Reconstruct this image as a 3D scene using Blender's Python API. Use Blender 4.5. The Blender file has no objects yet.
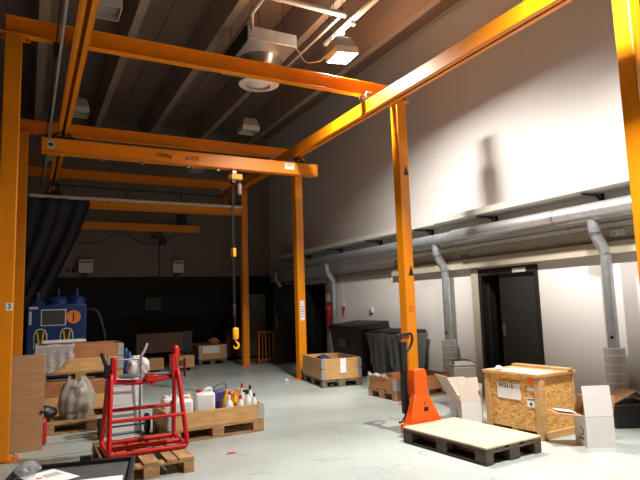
import bpy, bmesh, math, random
from mathutils import Vector, Matrix, Euler
random.seed(7)
PI = math.pi
R = math.radians
scene = bpy.context.scene
COL = scene.collection

# ------------------------------------------------------------------ materials
MATS = {}
def nodes(name):
    m = bpy.data.materials.new(name); m.use_nodes = True
    nt = m.node_tree
    return m, nt, nt.nodes['Principled BSDF']

def lin(h):
    """sRGB 0-255 triple to linear"""
    out = []
    for v in h:
        v /= 255.0
        out.append(v / 12.92 if v <= 0.04045 else ((v + 0.055) / 1.055) ** 2.4)
    return (*out, 1.0)

def mat(name, rgb, rough=0.5, metal=0.0, var=0.12, scale=6.0, stretch=(1, 1, 1), bump=0.0, spec=0.5,
        alpha=1.0, trans=0.0, rnd=0.0, detail=4.0, rgb2=None):
    """procedural paint / plastic / metal: two tones of the same colour mixed by noise, optional bump"""
    m, nt, b = nodes(name)
    c = lin(rgb)
    d = lin(rgb2) if rgb2 else tuple(max(0, x * (1 - var * 2)) for x in c[:3]) + (1,)
    tc = nt.nodes.new('ShaderNodeTexCoord'); mp = nt.nodes.new('ShaderNodeMapping')
    mp.inputs['Scale'].default_value = stretch
    nz = nt.nodes.new('ShaderNodeTexNoise'); nz.inputs['Scale'].default_value = scale; nz.inputs['Detail'].default_value = detail
    nt.links.new(tc.outputs['Object'], mp.inputs['Vector']); nt.links.new(mp.outputs['Vector'], nz.inputs['Vector'])
    cr = nt.nodes.new('ShaderNodeValToRGB')
    cr.color_ramp.elements[0].position = 0.3; cr.color_ramp.elements[1].position = 0.7
    cr.color_ramp.elements[0].color = d; cr.color_ramp.elements[1].color = c
    nt.links.new(nz.outputs['Fac'], cr.inputs['Fac'])
    out = cr.outputs['Color']
    if rnd:
        oi = nt.nodes.new('ShaderNodeObjectInfo'); hs = nt.nodes.new('ShaderNodeHueSaturation')
        ma = nt.nodes.new('ShaderNodeMapRange'); ma.inputs['To Min'].default_value = 1 - rnd; ma.inputs['To Max'].default_value = 1 + rnd
        nt.links.new(oi.outputs['Random'], ma.inputs['Value']); nt.links.new(ma.outputs['Result'], hs.inputs['Value'])
        nt.links.new(out, hs.inputs['Color']); out = hs.outputs['Color']
    nt.links.new(out, b.inputs['Base Color'])
    b.inputs['Roughness'].default_value = rough; b.inputs['Metallic'].default_value = metal
    b.inputs['Specular IOR Level'].default_value = spec
    b.inputs['Alpha'].default_value = alpha
    b.inputs['Transmission Weight'].default_value = trans
    if bump:
        bp = nt.nodes.new('ShaderNodeBump'); bp.inputs['Strength'].default_value = bump; bp.inputs['Distance'].default_value = 0.01
        nt.links.new(nz.outputs['Fac'], bp.inputs['Height']); nt.links.new(bp.outputs['Normal'], b.inputs['Normal'])
    MATS[name] = m
    return m

def osb(name, c1, c2, c3):
    m, nt, b = nodes(name)
    tc = nt.nodes.new('ShaderNodeTexCoord')
    nz = nt.nodes.new('ShaderNodeTexNoise'); nz.inputs['Scale'].default_value = 9; nz.inputs['Detail'].default_value = 2
    mx = nt.nodes.new('ShaderNodeMixRGB'); mx.inputs['Fac'].default_value = 0.12
    nt.links.new(tc.outputs['Object'], nz.inputs['Vector'])
    nt.links.new(tc.outputs['Object'], mx.inputs['Color1']); nt.links.new(nz.outputs['Color'], mx.inputs['Color2'])
    mp = nt.nodes.new('ShaderNodeMapping'); mp.inputs['Scale'].default_value = (1.0, 0.55, 2.0)
    nt.links.new(mx.outputs['Color'], mp.inputs['Vector'])
    vo = nt.nodes.new('ShaderNodeTexVoronoi'); vo.inputs['Scale'].default_value = 44; vo.inputs['Randomness'].default_value = 1
    nt.links.new(mp.outputs['Vector'], vo.inputs['Vector'])
    sep = nt.nodes.new('ShaderNodeSeparateColor'); nt.links.new(vo.outputs['Color'], sep.inputs['Color'])
    cr = nt.nodes.new('ShaderNodeValToRGB')
    cr.color_ramp.elements[0].color = lin(c1); cr.color_ramp.elements[0].position = 0.05
    cr.color_ramp.elements[1].color = lin(c3); cr.color_ramp.elements[1].position = 0.95
    e = cr.color_ramp.elements.new(0.45); e.color = lin(c2)
    nt.links.new(sep.outputs['Red'], cr.inputs['Fac']); nt.links.new(cr.outputs['Color'], b.inputs['Base Color'])
    b.inputs['Roughness'].default_value = 0.6
    MATS[name] = m

def emission(name, rgb, strength):
    m, nt, b = nodes(name)
    b.inputs['Base Color'].default_value = (*rgb, 1)
    b.inputs['Emission Color'].default_value = (*rgb, 1); b.inputs['Emission Strength'].default_value = strength
    MATS[name] = m

mat('orange_paint', (242, 144, 5), 0.38, var=0.05, scale=3)
mat('orange_side', (226, 122, 10), 0.42, var=0.06, scale=3)
mat('truck_orange', (240, 92, 14), 0.4, var=0.06, scale=8)
mat('red_paint', (205, 22, 26), 0.34, var=0.1, scale=12)
mat('fork_red', (150, 40, 25), 0.5, var=0.15, scale=12)
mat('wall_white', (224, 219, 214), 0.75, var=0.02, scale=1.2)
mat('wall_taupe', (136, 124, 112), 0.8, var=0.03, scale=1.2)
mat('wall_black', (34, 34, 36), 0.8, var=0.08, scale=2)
mat('concrete', (142, 118, 104), 0.9, var=0.09, scale=2.5, stretch=(1, .2, 1), bump=0.05)
mat('rib_concrete', (168, 146, 130), 0.9, var=0.08, scale=2.5, stretch=(1, .2, 1))
mat('beige_trunking', (182, 172, 154), 0.6, var=0.03)
mat('door_dark', (46, 46, 43), 0.55, var=0.06)
mat('door_frame', (38, 32, 30), 0.5, var=0.06)
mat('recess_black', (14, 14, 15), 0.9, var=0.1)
mat('galvanised', (196, 200, 204), 0.36, metal=0.65, var=0.1, scale=10)
mat('foil', (214, 214, 216), 0.30, metal=0.7, var=0.08, scale=14, bump=0.1)
mat('steel', (190, 190, 190), 0.28, metal=0.9, var=0.08, scale=14)
mat('dark_steel', (60, 58, 56), 0.45, metal=0.6, var=0.12)
mat('black_plastic', (22, 22, 24), 0.45, var=0.1)
mat('bin_black', (54, 56, 58), 0.42, var=0.08)
mat('bin_grey', (140, 143, 143), 0.36, var=0.08)
mat('rubber', (18, 18, 18), 0.8, var=0.1)
mat('white_plastic', (228, 228, 226), 0.4, var=0.03)
mat('sleeve_white', (206, 206, 206), 0.55, var=0.03)
mat('sleeve_line', (245, 245, 245), 0.5, var=0.02)
mat('grey_plastic', (136, 132, 123), 0.5, var=0.05)
mat('off_white', (200, 196, 186), 0.5, var=0.04)
mat('lamp_housing', (150, 146, 140), 0.5, var=0.05)
mat('lamp_glass', (176, 172, 160), 0.25, var=0.04)
mat('paper', (240, 240, 240), 0.8, var=0.015, rgb2=(232, 232, 234))
mat('card_white', (226, 224, 222), 0.75, var=0.02)
mat('card_brown', (176, 132, 96), 0.8, var=0.08, scale=10)
mat('card_inner', (206, 192, 180), 0.8, var=0.05, scale=10)
mat('ink', (30, 30, 34), 0.7, var=0.0)
mat('ink_brown', (34, 16, 4), 0.7, var=0.0)
mat('ink_grey', (110, 105, 100), 0.7, var=0.0)
mat('sticker_orange', (250, 120, 20), 0.6, var=0.03)
mat('sticker_blue', (70, 110, 160), 0.6, var=0.03)
mat('sticker_black', (25, 22, 18), 0.5, var=0.03)
mat('curtain_cloth', (58, 58, 66), 0.95, var=0.12, scale=30)
mat('machine_blue', (14, 48, 100), 0.4, var=0.1, scale=5)
mat('machine_window', (70, 74, 78), 0.2, var=0.08)
mat('hazard_yellow', (206, 176, 60), 0.5, var=0.05)
mat('signal_orange', (214, 120, 40), 0.5, var=0.06)
mat('ext_red', (170, 20, 26), 0.35, var=0.05)
mat('hoist_yellow', (245, 170, 20), 0.4, var=0.05)
mat('chain_grey', (70, 66, 60), 0.4, metal=0.7, var=0.1)
mat('dark_red', (96, 18, 22), 0.5, var=0.1)
mat('white_strip', (210, 200, 186), 0.5, var=0.04)
mat('bottle_white', (232, 232, 230), 0.4, var=0.02)
mat('bottle_yellow', (240, 176, 20), 0.4, var=0.04)
mat('cap_red', (190, 30, 40), 0.4, var=0.04)
mat('pack_purple', (70, 62, 120), 0.5, var=0.12, scale=20)
mat('pack_orange', (220, 110, 60), 0.5, var=0.1, scale=20)
mat('tray_black', (82, 82, 84), 0.6, var=0.16, scale=9)
mat('tray_edge', (20, 20, 21), 0.6, var=0.1)
mat('blue_bag', (28, 60, 120), 0.5, var=0.12, scale=18)
mat('white_bag', (206, 204, 200), 0.55, var=0.06, scale=14)
mat('clear_wrap', (205, 205, 206), 0.22, var=0.05, scale=20, alpha=0.38, bump=0.4)
mat('foggy_wrap', (190, 182, 170), 0.28, var=0.12, scale=16, alpha=0.62, bump=0.4)
# timber
mat('pine', (208, 168, 116), 0.65, var=0.12, scale=5, stretch=(1, 6, 6), rnd=0.08, rgb2=(184, 138, 86))
mat('pine_y', (208, 168, 116), 0.65, var=0.12, scale=5, stretch=(6, 1, 6), rnd=0.08, rgb2=(184, 138, 86))
mat('collar_pine', (216, 172, 112), 0.6, var=0.12, scale=5, stretch=(1, 6, 8), rnd=0.07, rgb2=(190, 138, 82))
mat('collar_red', (186, 126, 78), 0.6, var=0.12, scale=5, stretch=(1, 6, 8), rnd=0.07, rgb2=(158, 98, 56))
mat('collar_pine_y', (216, 172, 112), 0.6, var=0.12, scale=5, stretch=(6, 1, 8), rnd=0.07, rgb2=(190, 138, 82))
mat('collar_red_y', (186, 126, 78), 0.6, var=0.12, scale=5, stretch=(6, 1, 8), rnd=0.07, rgb2=(158, 98, 56))
mat('pallet_wood', (186, 146, 100), 0.75, var=0.14, scale=6, stretch=(1, 5, 5), rnd=0.12, rgb2=(150, 108, 70))
mat('pallet_dark', (98, 84, 72), 0.8, var=0.2, scale=6, stretch=(1, 5, 5), rnd=0.12, rgb2=(66, 56, 48))
mat('pallet_grey', (128, 112, 98), 0.8, var=0.2, scale=6, stretch=(1, 5, 5), rnd=0.12, rgb2=(92, 78, 66))
mat('plywood', (230, 206, 168), 0.6, var=0.06, scale=3, stretch=(1, 7, 1), rgb2=(216, 188, 146))
mat('board_brown', (186, 146, 104), 0.6, var=0.05, scale=4, stretch=(1, 1, 7), rgb2=(170, 128, 88))
mat('dark_board', (92, 64, 48), 0.7, var=0.1, scale=4, stretch=(1, 1, 5))
osb('osb', (188, 128, 60), (220, 166, 90), (236, 192, 122))
emission('lamp_glow', (1.0, 0.93, 0.82), 60)

# floor: pale grey sealed concrete with scuffs and faint joints
m, nt, b = nodes('floor_epoxy')
tc = nt.nodes.new('ShaderNodeTexCoord')
n1 = nt.nodes.new('ShaderNodeTexNoise'); n1.inputs['Scale'].default_value = 0.9; n1.inputs['Detail'].default_value = 6
n2 = nt.nodes.new('ShaderNodeTexNoise'); n2.inputs['Scale'].default_value = 22; n2.inputs['Detail'].default_value = 5
nt.links.new(tc.outputs['Object'], n1.inputs['Vector']); nt.links.new(tc.outputs['Object'], n2.inputs['Vector'])
cr = nt.nodes.new('ShaderNodeValToRGB'); cr.color_ramp.elements[0].position = 0.3; cr.color_ramp.elements[1].position = 0.7
cr.color_ramp.elements[0].color = lin((164, 172, 169)); cr.color_ramp.elements[1].color = lin((186, 194, 190))
nt.links.new(n1.outputs['Fac'], cr.inputs['Fac'])
cr2 = nt.nodes.new('ShaderNodeValToRGB'); cr2.color_ramp.elements[0].position = 0.35; cr2.color_ramp.elements[1].position = 0.62
cr2.color_ramp.elements[0].color = (0.82, 0.81, 0.79, 1); cr2.color_ramp.elements[1].color = (1, 1, 1, 1)
nt.links.new(n2.outputs['Fac'], cr2.inputs['Fac'])
mx = nt.nodes.new('ShaderNodeMixRGB'); mx.blend_type = 'MULTIPLY'; mx.inputs['Fac'].default_value = 0.7
nt.links.new(cr.outputs['Color'], mx.inputs['Color1']); nt.links.new(cr2.outputs['Color'], mx.inputs['Color2'])
n3 = nt.nodes.new('ShaderNodeTexNoise'); n3.inputs['Scale'].default_value = 1.3; n3.inputs['Detail'].default_value = 1.5; n3.inputs['Distortion'].default_value = .6
nt.links.new(tc.outputs['Object'], n3.inputs['Vector'])
c3 = nt.nodes.new('ShaderNodeValToRGB'); e = c3.color_ramp.elements
e[0].position = .488; e[0].color = (1, 1, 1, 1); e[1].position = .512; e[1].color = (1, 1, 1, 1)
k = e.new(.5); k.color = (.45, .44, .43, 1)
nt.links.new(n3.outputs['Fac'], c3.inputs['Fac'])
n4 = nt.nodes.new('ShaderNodeTexNoise'); n4.inputs['Scale'].default_value = 1.7; n4.inputs['Detail'].default_value = 3
mp4 = nt.nodes.new('ShaderNodeMapping'); mp4.inputs['Location'].default_value = (7.3, 2.1, 0)
nt.links.new(tc.outputs['Object'], mp4.inputs['Vector']); nt.links.new(mp4.outputs['Vector'], n4.inputs['Vector'])
c4 = nt.nodes.new('ShaderNodeMapRange'); c4.inputs['From Min'].default_value = .54; c4.inputs['From Max'].default_value = .64; c4.inputs['To Max'].default_value = .8
nt.links.new(n4.outputs['Fac'], c4.inputs['Value'])
m3 = nt.nodes.new('ShaderNodeMixRGB'); m3.blend_type = 'MULTIPLY'
nt.links.new(c4.outputs['Result'], m3.inputs['Fac']); nt.links.new(mx.outputs['Color'], m3.inputs['Color1']); nt.links.new(c3.outputs['Color'], m3.inputs['Color2'])
nt.links.new(m3.outputs['Color'], b.inputs['Base Color'])
rr = nt.nodes.new('ShaderNodeMapRange'); rr.inputs['To Min'].default_value = 0.24; rr.inputs['To Max'].default_value = 0.48
nt.links.new(n1.outputs['Fac'], rr.inputs['Value']); nt.links.new(rr.outputs['Result'], b.inputs['Roughness'])
MATS['floor_epoxy'] = m

# ------------------------------------------------------------------ mesh helper
class MB:
    def __init__(self): self.bm = bmesh.new()
    def box(self, c, s, rot=(0, 0, 0)):
        M = Matrix.Translation(c) @ Euler(rot).to_matrix().to_4x4() @ Matrix.Diagonal((*s, 1))
        bmesh.ops.create_cube(self.bm, size=1, matrix=M); return self
    def span(self, a, b2):
        c = [(x + y) / 2 for x, y in zip(a, b2)]; s = [abs(y - x) for x, y in zip(a, b2)]
        return self.box(c, s)
    def cyl(self, p0, p1, r, r2=None, seg=16, caps=True):
        p0 = Vector(p0); p1 = Vector(p1); d = p1 - p0
        q = Vector((0, 0, 1)).rotation_difference(d.normalized()).to_matrix().to_4x4()
        M = Matrix.Translation((p0 + p1) / 2) @ q
        bmesh.ops.create_cone(self.bm, cap_ends=caps, segments=seg, radius1=r, radius2=r if r2 is None else r2, depth=d.length, matrix=M)
        return self
    def tube(self, pts, r, seg=10, closed=False, fillet=0.0, n=5):
        pts = [Vector(p) for p in pts]
        if fillet: pts = round_path(pts, fillet, n, closed)
        rings = []; N = len(pts); prev = None
        for i, p in enumerate(pts):
            if closed: t = (pts[(i + 1) % N] - pts[i - 1]).normalized()
            else: t = (pts[min(i + 1, N - 1)] - pts[max(i - 1, 0)]).normalized()
            if prev is None:
                a = Vector((0, 0, 1)) if abs(t.z) < 0.9 else Vector((1, 0, 0))
                u = t.cross(a).normalized()
            else:
                u = (prev - t * prev.dot(t)).normalized()
            prev = u; v = t.cross(u)
            rr = r[min(len(r) - 1, int(i * len(r) / N))] if isinstance(r, (list, tuple)) else r
            rings.append([self.bm.verts.new(p + (u * math.cos(2 * PI * k / seg) + v * math.sin(2 * PI * k / seg)) * rr) for k in range(seg)])
        L = N if closed else N - 1
        for i in range(L):
            A = rings[i]; B = rings[(i + 1) % N]
            if closed and i == N - 1:   # untwist
                best = min(range(seg), key=lambda s: (A[0].co - B[s].co).length); B = B[best:] + B[:best]
            for k in range(seg):
                self.bm.faces.new((A[k], A[(k + 1) % seg], B[(k + 1) % seg], B[k]))
        if not closed:
            self.bm.faces.new(rings[0][::-1]); self.bm.faces.new(rings[-1])
        return self
    def lathe(self, prof, c=(0, 0, 0), seg=20, axis=None):
        rings = []
        for r, z in prof:
            if r < 1e-5: rings.append([self.bm.verts.new((c[0], c[1], c[2] + z))])
            else: rings.append([self.bm.verts.new((c[0] + r * math.cos(2 * PI * k / seg), c[1] + r * math.sin(2 * PI * k / seg), c[2] + z)) for k in range(seg)])
        for A, B in zip(rings, rings[1:]):
            for k in range(seg):
                a, b2 = A[k % len(A)], A[(k + 1) % len(A)]; d, e = B[k % len(B)], B[(k + 1) % len(B)]
                f = [a, b2, e, d]; g = []
                for v in f:
                    if v not in g: g.append(v)
                if len(g) > 2: self.bm.faces.new(g)
        return self
    def prism(self, poly, fn, d0, d1):
        """poly in 2D, fn(u, v, d) -> xyz"""
        A = [self.bm.verts.new(fn(u, v, d0)) for u, v in poly]; B = [self.bm.verts.new(fn(u, v, d1)) for u, v in poly]
        self.bm.faces.new(A[::-1]); self.bm.faces.new(B)
        for k in range(len(poly)):
            self.bm.faces.new((A[k], A[(k + 1) % len(poly)], B[(k + 1) % len(poly)], B[k]))
        return self
    def hexa(self, v8):
        vs = [self.bm.verts.new(v) for v in v8]
        for f in ((3, 2, 1, 0), (4, 5, 6, 7), (0, 1, 5, 4), (1, 2, 6, 5), (2, 3, 7, 6), (3, 0, 4, 7)):
            self.bm.faces.new([vs[i] for i in f])
        return self
    def grid(self, fn, nu, nv, thick=0.0):
        V = [[self.bm.verts.new(fn(i / nu, j / nv)) for j in range(nv + 1)] for i in range(nu + 1)]
        for i in range(nu):
            for j in range(nv):
                self.bm.faces.new((V[i][j], V[i + 1][j], V[i + 1][j + 1], V[i][j + 1]))
        return self
    def out(self, name, material, parent=None, bevel=0.0, angle=35, solid=0.0, sub=0):
        bm = self.bm
        bmesh.ops.recalc_face_normals(bm, faces=bm.faces[:])
        for e in bm.edges:
            e.smooth = not (len(e.link_faces) == 2 and e.calc_face_angle(0) > R(angle))
        for f in bm.faces: f.smooth = True
        me = bpy.data.meshes.new(name); bm.to_mesh(me); bm.free()
        me.materials.append(MATS[material])
        o = bpy.data.objects.new(name, me); COL.objects.link(o)
        if parent is not None: o.parent = parent
        if solid:
            md = o.modifiers.new('thickness', 'SOLIDIFY'); md.thickness = solid
        if sub:
            md = o.modifiers.new('subdivision', 'SUBSURF'); md.levels = sub; md.render_levels = sub
        if bevel:
            md = o.modifiers.new('bevel', 'BEVEL'); md.width = bevel; md.segments = 2; md.limit_method = 'ANGLE'; md.angle_limit = R(40)
        return o

def round_path(pts, rad, n, closed):
    out = []; N = len(pts)
    for i, p in enumerate(pts):
        if not closed and i in (0, N - 1): out.append(p); continue
        a = pts[i - 1]; c = pts[(i + 1) % N]
        da = (a - p); dc = (c - p)
        r = min(rad, da.length * 0.45, dc.length * 0.45)
        s = p + da.normalized() * r; e = p + dc.normalized() * r
        for k in range(n + 1):
            t = k / n
            out.append(s * (1 - t) ** 2 + p * 2 * t * (1 - t) + e * t * t)
    return out

def tag(o, label=None, cat=None, group=None, kind=None):
    if label: o['label'] = label
    if cat: o['category'] = cat
    if group: o['group'] = group
    if kind: o['kind'] = kind
    return o
def thing(name, label, cat, loc=(0, 0, 0), rotz=0.0, group=None):
    o = bpy.data.objects.new(name, None); COL.objects.link(o)
    o.empty_display_size = 0.1
    o.location = loc; o.rotation_euler = (0, 0, rotz)
    return tag(o, label, cat, group)
def struct(o): o['kind'] = 'structure'; return o
KIDS = {}
def dup(root, loc, rotz, label, group=None):
    def cp(o, par):
        c = o.copy(); COL.objects.link(c)
        if par is not None: c.parent = par
        for ch in list(o.children): cp(ch, c)
        return c
    bpy.context.view_layer.update()
    r = cp(root, None)
    r.location = loc; r.rotation_euler = (0, 0, rotz); r['label'] = label
    if group: r['group'] = group
    return r

def text(body, size, material, name, parent, loc, rot, ext=0.0008, align='LEFT', bold=False):
    cu = bpy.data.curves.new('lettering', 'FONT'); cu.body = body; cu.size = size; cu.extrude = ext
    cu.align_x = align; cu.align_y = 'CENTER'; cu.resolution_u = 2
    if bold: cu.offset = size * 0.02
    t = bpy.data.objects.new('lettering', cu); COL.objects.link(t)
    bpy.context.view_layer.update()
    dg = bpy.context.evaluated_depsgraph_get()
    me = bpy.data.meshes.new_from_object(t.evaluated_get(dg))
    bpy.data.objects.remove(t)
    me.materials.clear(); me.materials.append(MATS[material])
    o = bpy.data.objects.new(name, me); COL.objects.link(o); o.parent = parent
    o.location = loc; o.rotation_euler = rot
    return o
FACE_MY = (PI / 2, 0, 0)            # lettering that faces -Y
FACE_MX = (PI / 2, 0, -PI / 2)      # lettering that faces -X

# ------------------------------------------------------------------ the setting
XW, YB, ZC = 7.1, 17.0, 7.2
XL, YF = -4.2, -4.0
flo = struct(MB().span((XL, YF, -0.2), (XW + 2, YB, 0)).out('floor', 'floor_epoxy'))
MB().span((XL, 6.955, 0), (.95, 6.967, .0015)).out('joint', 'ink_grey', flo)
ceil = struct(MB().span((XL, YF, ZC), (XW + .3, YB + .3, ZC + .2)).out('ceiling', 'concrete'))
for x in (-2.77, -1.33, 0.12, 1.56, 3.0, 4.45, 5.9):
    MB().prism([(-.07, 6.52), (.07, 6.52), (.14, ZC + .01), (-.14, ZC + .01)], lambda u, v, d, x=x: (x + u, d, v), YF, YB).out('rib', 'rib_concrete', ceil)
for x in (-.6, .84, 2.28, 3.72, 5.17):
    MB().span((x - .02, YF, ZC - .03), (x + .02, YB, ZC + .01)).out('joint_strip', 'concrete', ceil)
# wall_right with two door openings
D1 = (6.13, 7.43, 2.09); D2 = (13.15, 14.42, 2.14)
w = MB()
for y0, y1, z0, z1 in ((YF, D1[0], 0, ZC), (D1[0], D1[1], D1[2], ZC), (D1[1], D2[0], 0, ZC), (D2[0], D2[1], D2[2], ZC), (D2[1], YB + .3, 2.32, ZC)):
    w.span((XW, y0, z0), (XW + .25, y1, z1))
wr = struct(w.out('wall_right', 'wall_white'))
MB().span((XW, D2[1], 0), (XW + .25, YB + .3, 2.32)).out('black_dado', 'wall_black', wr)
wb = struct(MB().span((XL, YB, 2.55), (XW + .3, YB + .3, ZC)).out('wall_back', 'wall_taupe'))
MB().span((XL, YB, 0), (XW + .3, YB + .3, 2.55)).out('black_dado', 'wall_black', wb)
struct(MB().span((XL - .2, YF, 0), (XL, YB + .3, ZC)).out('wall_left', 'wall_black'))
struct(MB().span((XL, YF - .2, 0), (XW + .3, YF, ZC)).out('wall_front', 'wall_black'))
# dark rooms beyond the doors
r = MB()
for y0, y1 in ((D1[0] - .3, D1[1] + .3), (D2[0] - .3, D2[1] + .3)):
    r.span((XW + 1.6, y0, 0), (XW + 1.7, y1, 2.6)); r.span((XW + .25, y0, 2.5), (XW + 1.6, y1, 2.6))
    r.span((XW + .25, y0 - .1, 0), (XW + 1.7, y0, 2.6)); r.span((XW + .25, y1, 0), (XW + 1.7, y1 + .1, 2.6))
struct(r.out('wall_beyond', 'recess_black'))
# door_1: frame, right leaf nearly shut, left leaf swung inwards
d1 = struct(MB().span((XW - .02, D1[0], 0), (XW + .14, D1[0] + .06, D1[2])).span((XW - .02, D1[1] - .06, 0), (XW + .14, D1[1], D1[2]))
            .span((XW - .02, D1[0] + .06, D1[2] - .12), (XW + .14, D1[1] - .06, D1[2])).out('door_1', 'door_frame', bevel=.004))
MB().span((XW + .03, D1[0] + .062, .01), (XW + .08, D1[0] + .86, D1[2] - .122)).out('leaf', 'door_dark', d1, bevel=.003)
MB().box((XW + .42, D1[1] - .085, 1.0), (.62, .045, 1.95)).out('leaf', 'door_frame', d1, bevel=.003)
MB().span((XW - .03, D1[0] + .22, D1[2] - .105), (XW - .02, D1[0] + .5, D1[2] - .03)).out('closer_plate', 'off_white', d1, bevel=.003)
h = MB(); h.box((XW + .02, D1[0] + .80, 1.05), (.012, .04, .22)); h.cyl((XW + .02, D1[0] + .80, 1.08), (XW - .03, D1[0] + .80, 1.08), .01); h.cyl((XW - .03, D1[0] + .81, 1.08), (XW - .03, D1[0] + .69, 1.08), .01)
h.out('handle', 'steel', d1, bevel=.002)
# door_2: frame and a dark leaf standing open into the hall
d2 = struct(MB().span((XW - .02, D2[0], 0), (XW + .14, D2[0] + .06, D2[2])).span((XW - .02, D2[1] - .06, 0), (XW + .14, D2[1], D2[2]))
            .span((XW - .02, D2[0] + .06, D2[2] - .07), (XW + .14, D2[1] - .06, D2[2])).out('door_2', 'door_frame', bevel=.004))
hx, hy = XW - .04, D2[1] - .03; an = math.atan2(-.40, -1.18)
lf = MB(); lf.box((hx + .6 * math.cos(an), hy + .6 * math.sin(an), 1.05), (1.2, .045, 2.08), (0, 0, an)); lf.out('leaf', 'door_dark', d2, bevel=.003)
hl = MB(); px, py = hx + 1.1 * math.cos(an), hy + 1.1 * math.sin(an)
hl.box((px, py - .03, 1.12), (.05, .02, .3), (0, 0, an)); hl.cyl((px, py - .03, 1.1), (px, py - .09, 1.1), .012); hl.cyl((px, py - .09, 1.1), (px + .13, py - .06, 1.1), .011)
hl.out('handle', 'steel', d2)
# trims
struct(MB().span((XW - .02, YF, 2.30), (XW, 9.95, 2.48)).out('trim_1', 'beige_trunking', bevel=.004))
struct(MB().span((XW - .11, YF, 2.12), (XW, 9.95, 2.29)).out('trim_2', 'beige_trunking', bevel=.004))
struct(MB().span((XW - .03, D1[1] + .005, 0), (XW, D1[1] + .17, 2.12)).out('trim_3', 'beige_trunking', bevel=.004))
struct(MB().span((XW - .03, D2[0] - .17, 0), (XW, D2[0] - .005, 2.3)).out('trim_4', 'beige_trunking', bevel=.004))
struct(MB().span((XW - .04, 9.95, 2.20), (XW, D2[1] + 1.5, 2.30)).out('trim_5', 'beige_trunking', bevel=.004))

# ------------------------------------------------------------------ crane steelwork
ZB0, ZB1 = 4.80, 5.02           # cross beams
ZR0, ZR1 = 4.48, 4.69           # runway rails
PX = (-.31, 5.17); PW = .18
def make_post(x, y, label):
    t = thing('crane_post', label, 'crane post', (x + PW / 2, y + PW / 2, 0), 0, 'orange crane posts')
    h = PW / 2
    MB().span((-h, -h, .012), (h, h, 4.785)).out('shaft', 'orange_paint', t, bevel=.012)
    p = MB().span((-h - .09, -h - .05, 0), (h + .09, h + .05, .014)).out('base_plate', 'orange_side', t, bevel=.003)
    for sx in (-1, 1):
        for sy in (-1, 1):
            MB().cyl((sx * (h + .05), sy * (h + .0), .012), (sx * (h + .05), sy * (h + .0), .04), .014, seg=6).out('bolt', 'steel', p)
    c = MB().span((-h - .08, -h - .02, 4.785), (h + .08, h + .02, 4.80)).out('cap_plate', 'orange_side', t, bevel=.003)
    for sx in (-1, 1):
        MB().cyl((sx * (h + .05), 0, 4.76), (sx * (h + .05), 0, 4.79), .012, seg=6).out('bolt', 'dark_steel', c)
    return t
posts = {}
posts['nr'] = make_post(PX[1], 3.11, 'near right orange crane post running up out of the picture')
posts['mr'] = make_post(PX[1], 7.0, 'orange crane post behind the pallet truck with two warning triangles')
posts['fr'] = make_post(PX[1], 10.87, 'orange crane post with white notice beside the two-collar pallet box')
posts['xr'] = make_post(PX[1] + .02, 14.4, 'farthest orange crane post standing by the yellow gate')
posts['nl'] = make_post(PX[0], 7.0, 'left orange crane post with the brown board leaning on it')
posts['fl'] = make_post(PX[0] + .08, 10.87, 'left orange crane post half hidden behind the nearer left post')
# marks on posts
for z in (3.62, 2.02):
    o = MB().prism([(-.05, -.055), (.05, -.055), (0, .11)], lambda u, v, d, z=z: (u + .03, -PW / 2 - d, z + v), .0002, .0015).out('warning_triangle', 'sticker_black', posts['mr'])
MB().span((-.045, -PW / 2 - .003, 1.24), (.055, -PW / 2 - .0002, 1.66)).out('notice', 'paper', posts['fr'])
for k in range(5):
    MB().span((-.03, -PW / 2 - .004, 1.32 + k * .05), (.04, -PW / 2 - .0031, 1.335 + k * .05)).out('print_line', 'ink_grey', posts['fr'])
MB().span((-.05, -PW / 2 - .0025, 1.4), (.05, -PW / 2 - .0002, 1.5)).out('seam_tape', 'orange_side', posts['mr'])
st = MB().span((.015, -PW / 2 - .003, 1.6), (.085, -PW / 2 - .0002, 1.68)).out('number_sticker', 'paper', posts['nl'])
text('3', .075, 'ink', 'number', posts['nl'], (.05, -PW / 2 - .004, 1.64), FACE_MY, align='CENTER', bold=True)

def ibeam(mb, x0, x1, y, z0, z1, wf=.12, tf=.012, tw=.01):
    mb.span((x0, y - wf / 2, z0), (x1, y + wf / 2, z0 + tf)); mb.span((x0, y - wf / 2, z1 - tf), (x1, y + wf / 2, z1)); mb.span((x0, y - tw / 2, z0 + tf), (x1, y + tw / 2, z1 - tf)); return mb
for y, lab in ((7.09, 'nearest orange cross beam, passing under the round ceiling diffuser'),
               (10.96, 'orange cross beam just behind the lettered crane bridge'),
               (14.49, 'farthest orange cross beam, high above the curtain rail')):
    t = thing('cross_beam', lab, 'beam', (2.5, y, ZB0), 0, 'orange cross beams')
    ibeam(MB(), -2.82, 2.92, 0, 0, ZB1 - ZB0).out('girder', 'orange_paint', t, bevel=.003)
    for x in (-2.8, 2.88):
        MB().span((x - .005, -.055, .013), (x + .005, .055, .207)).out('end_plate', 'orange_side', t)

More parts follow.
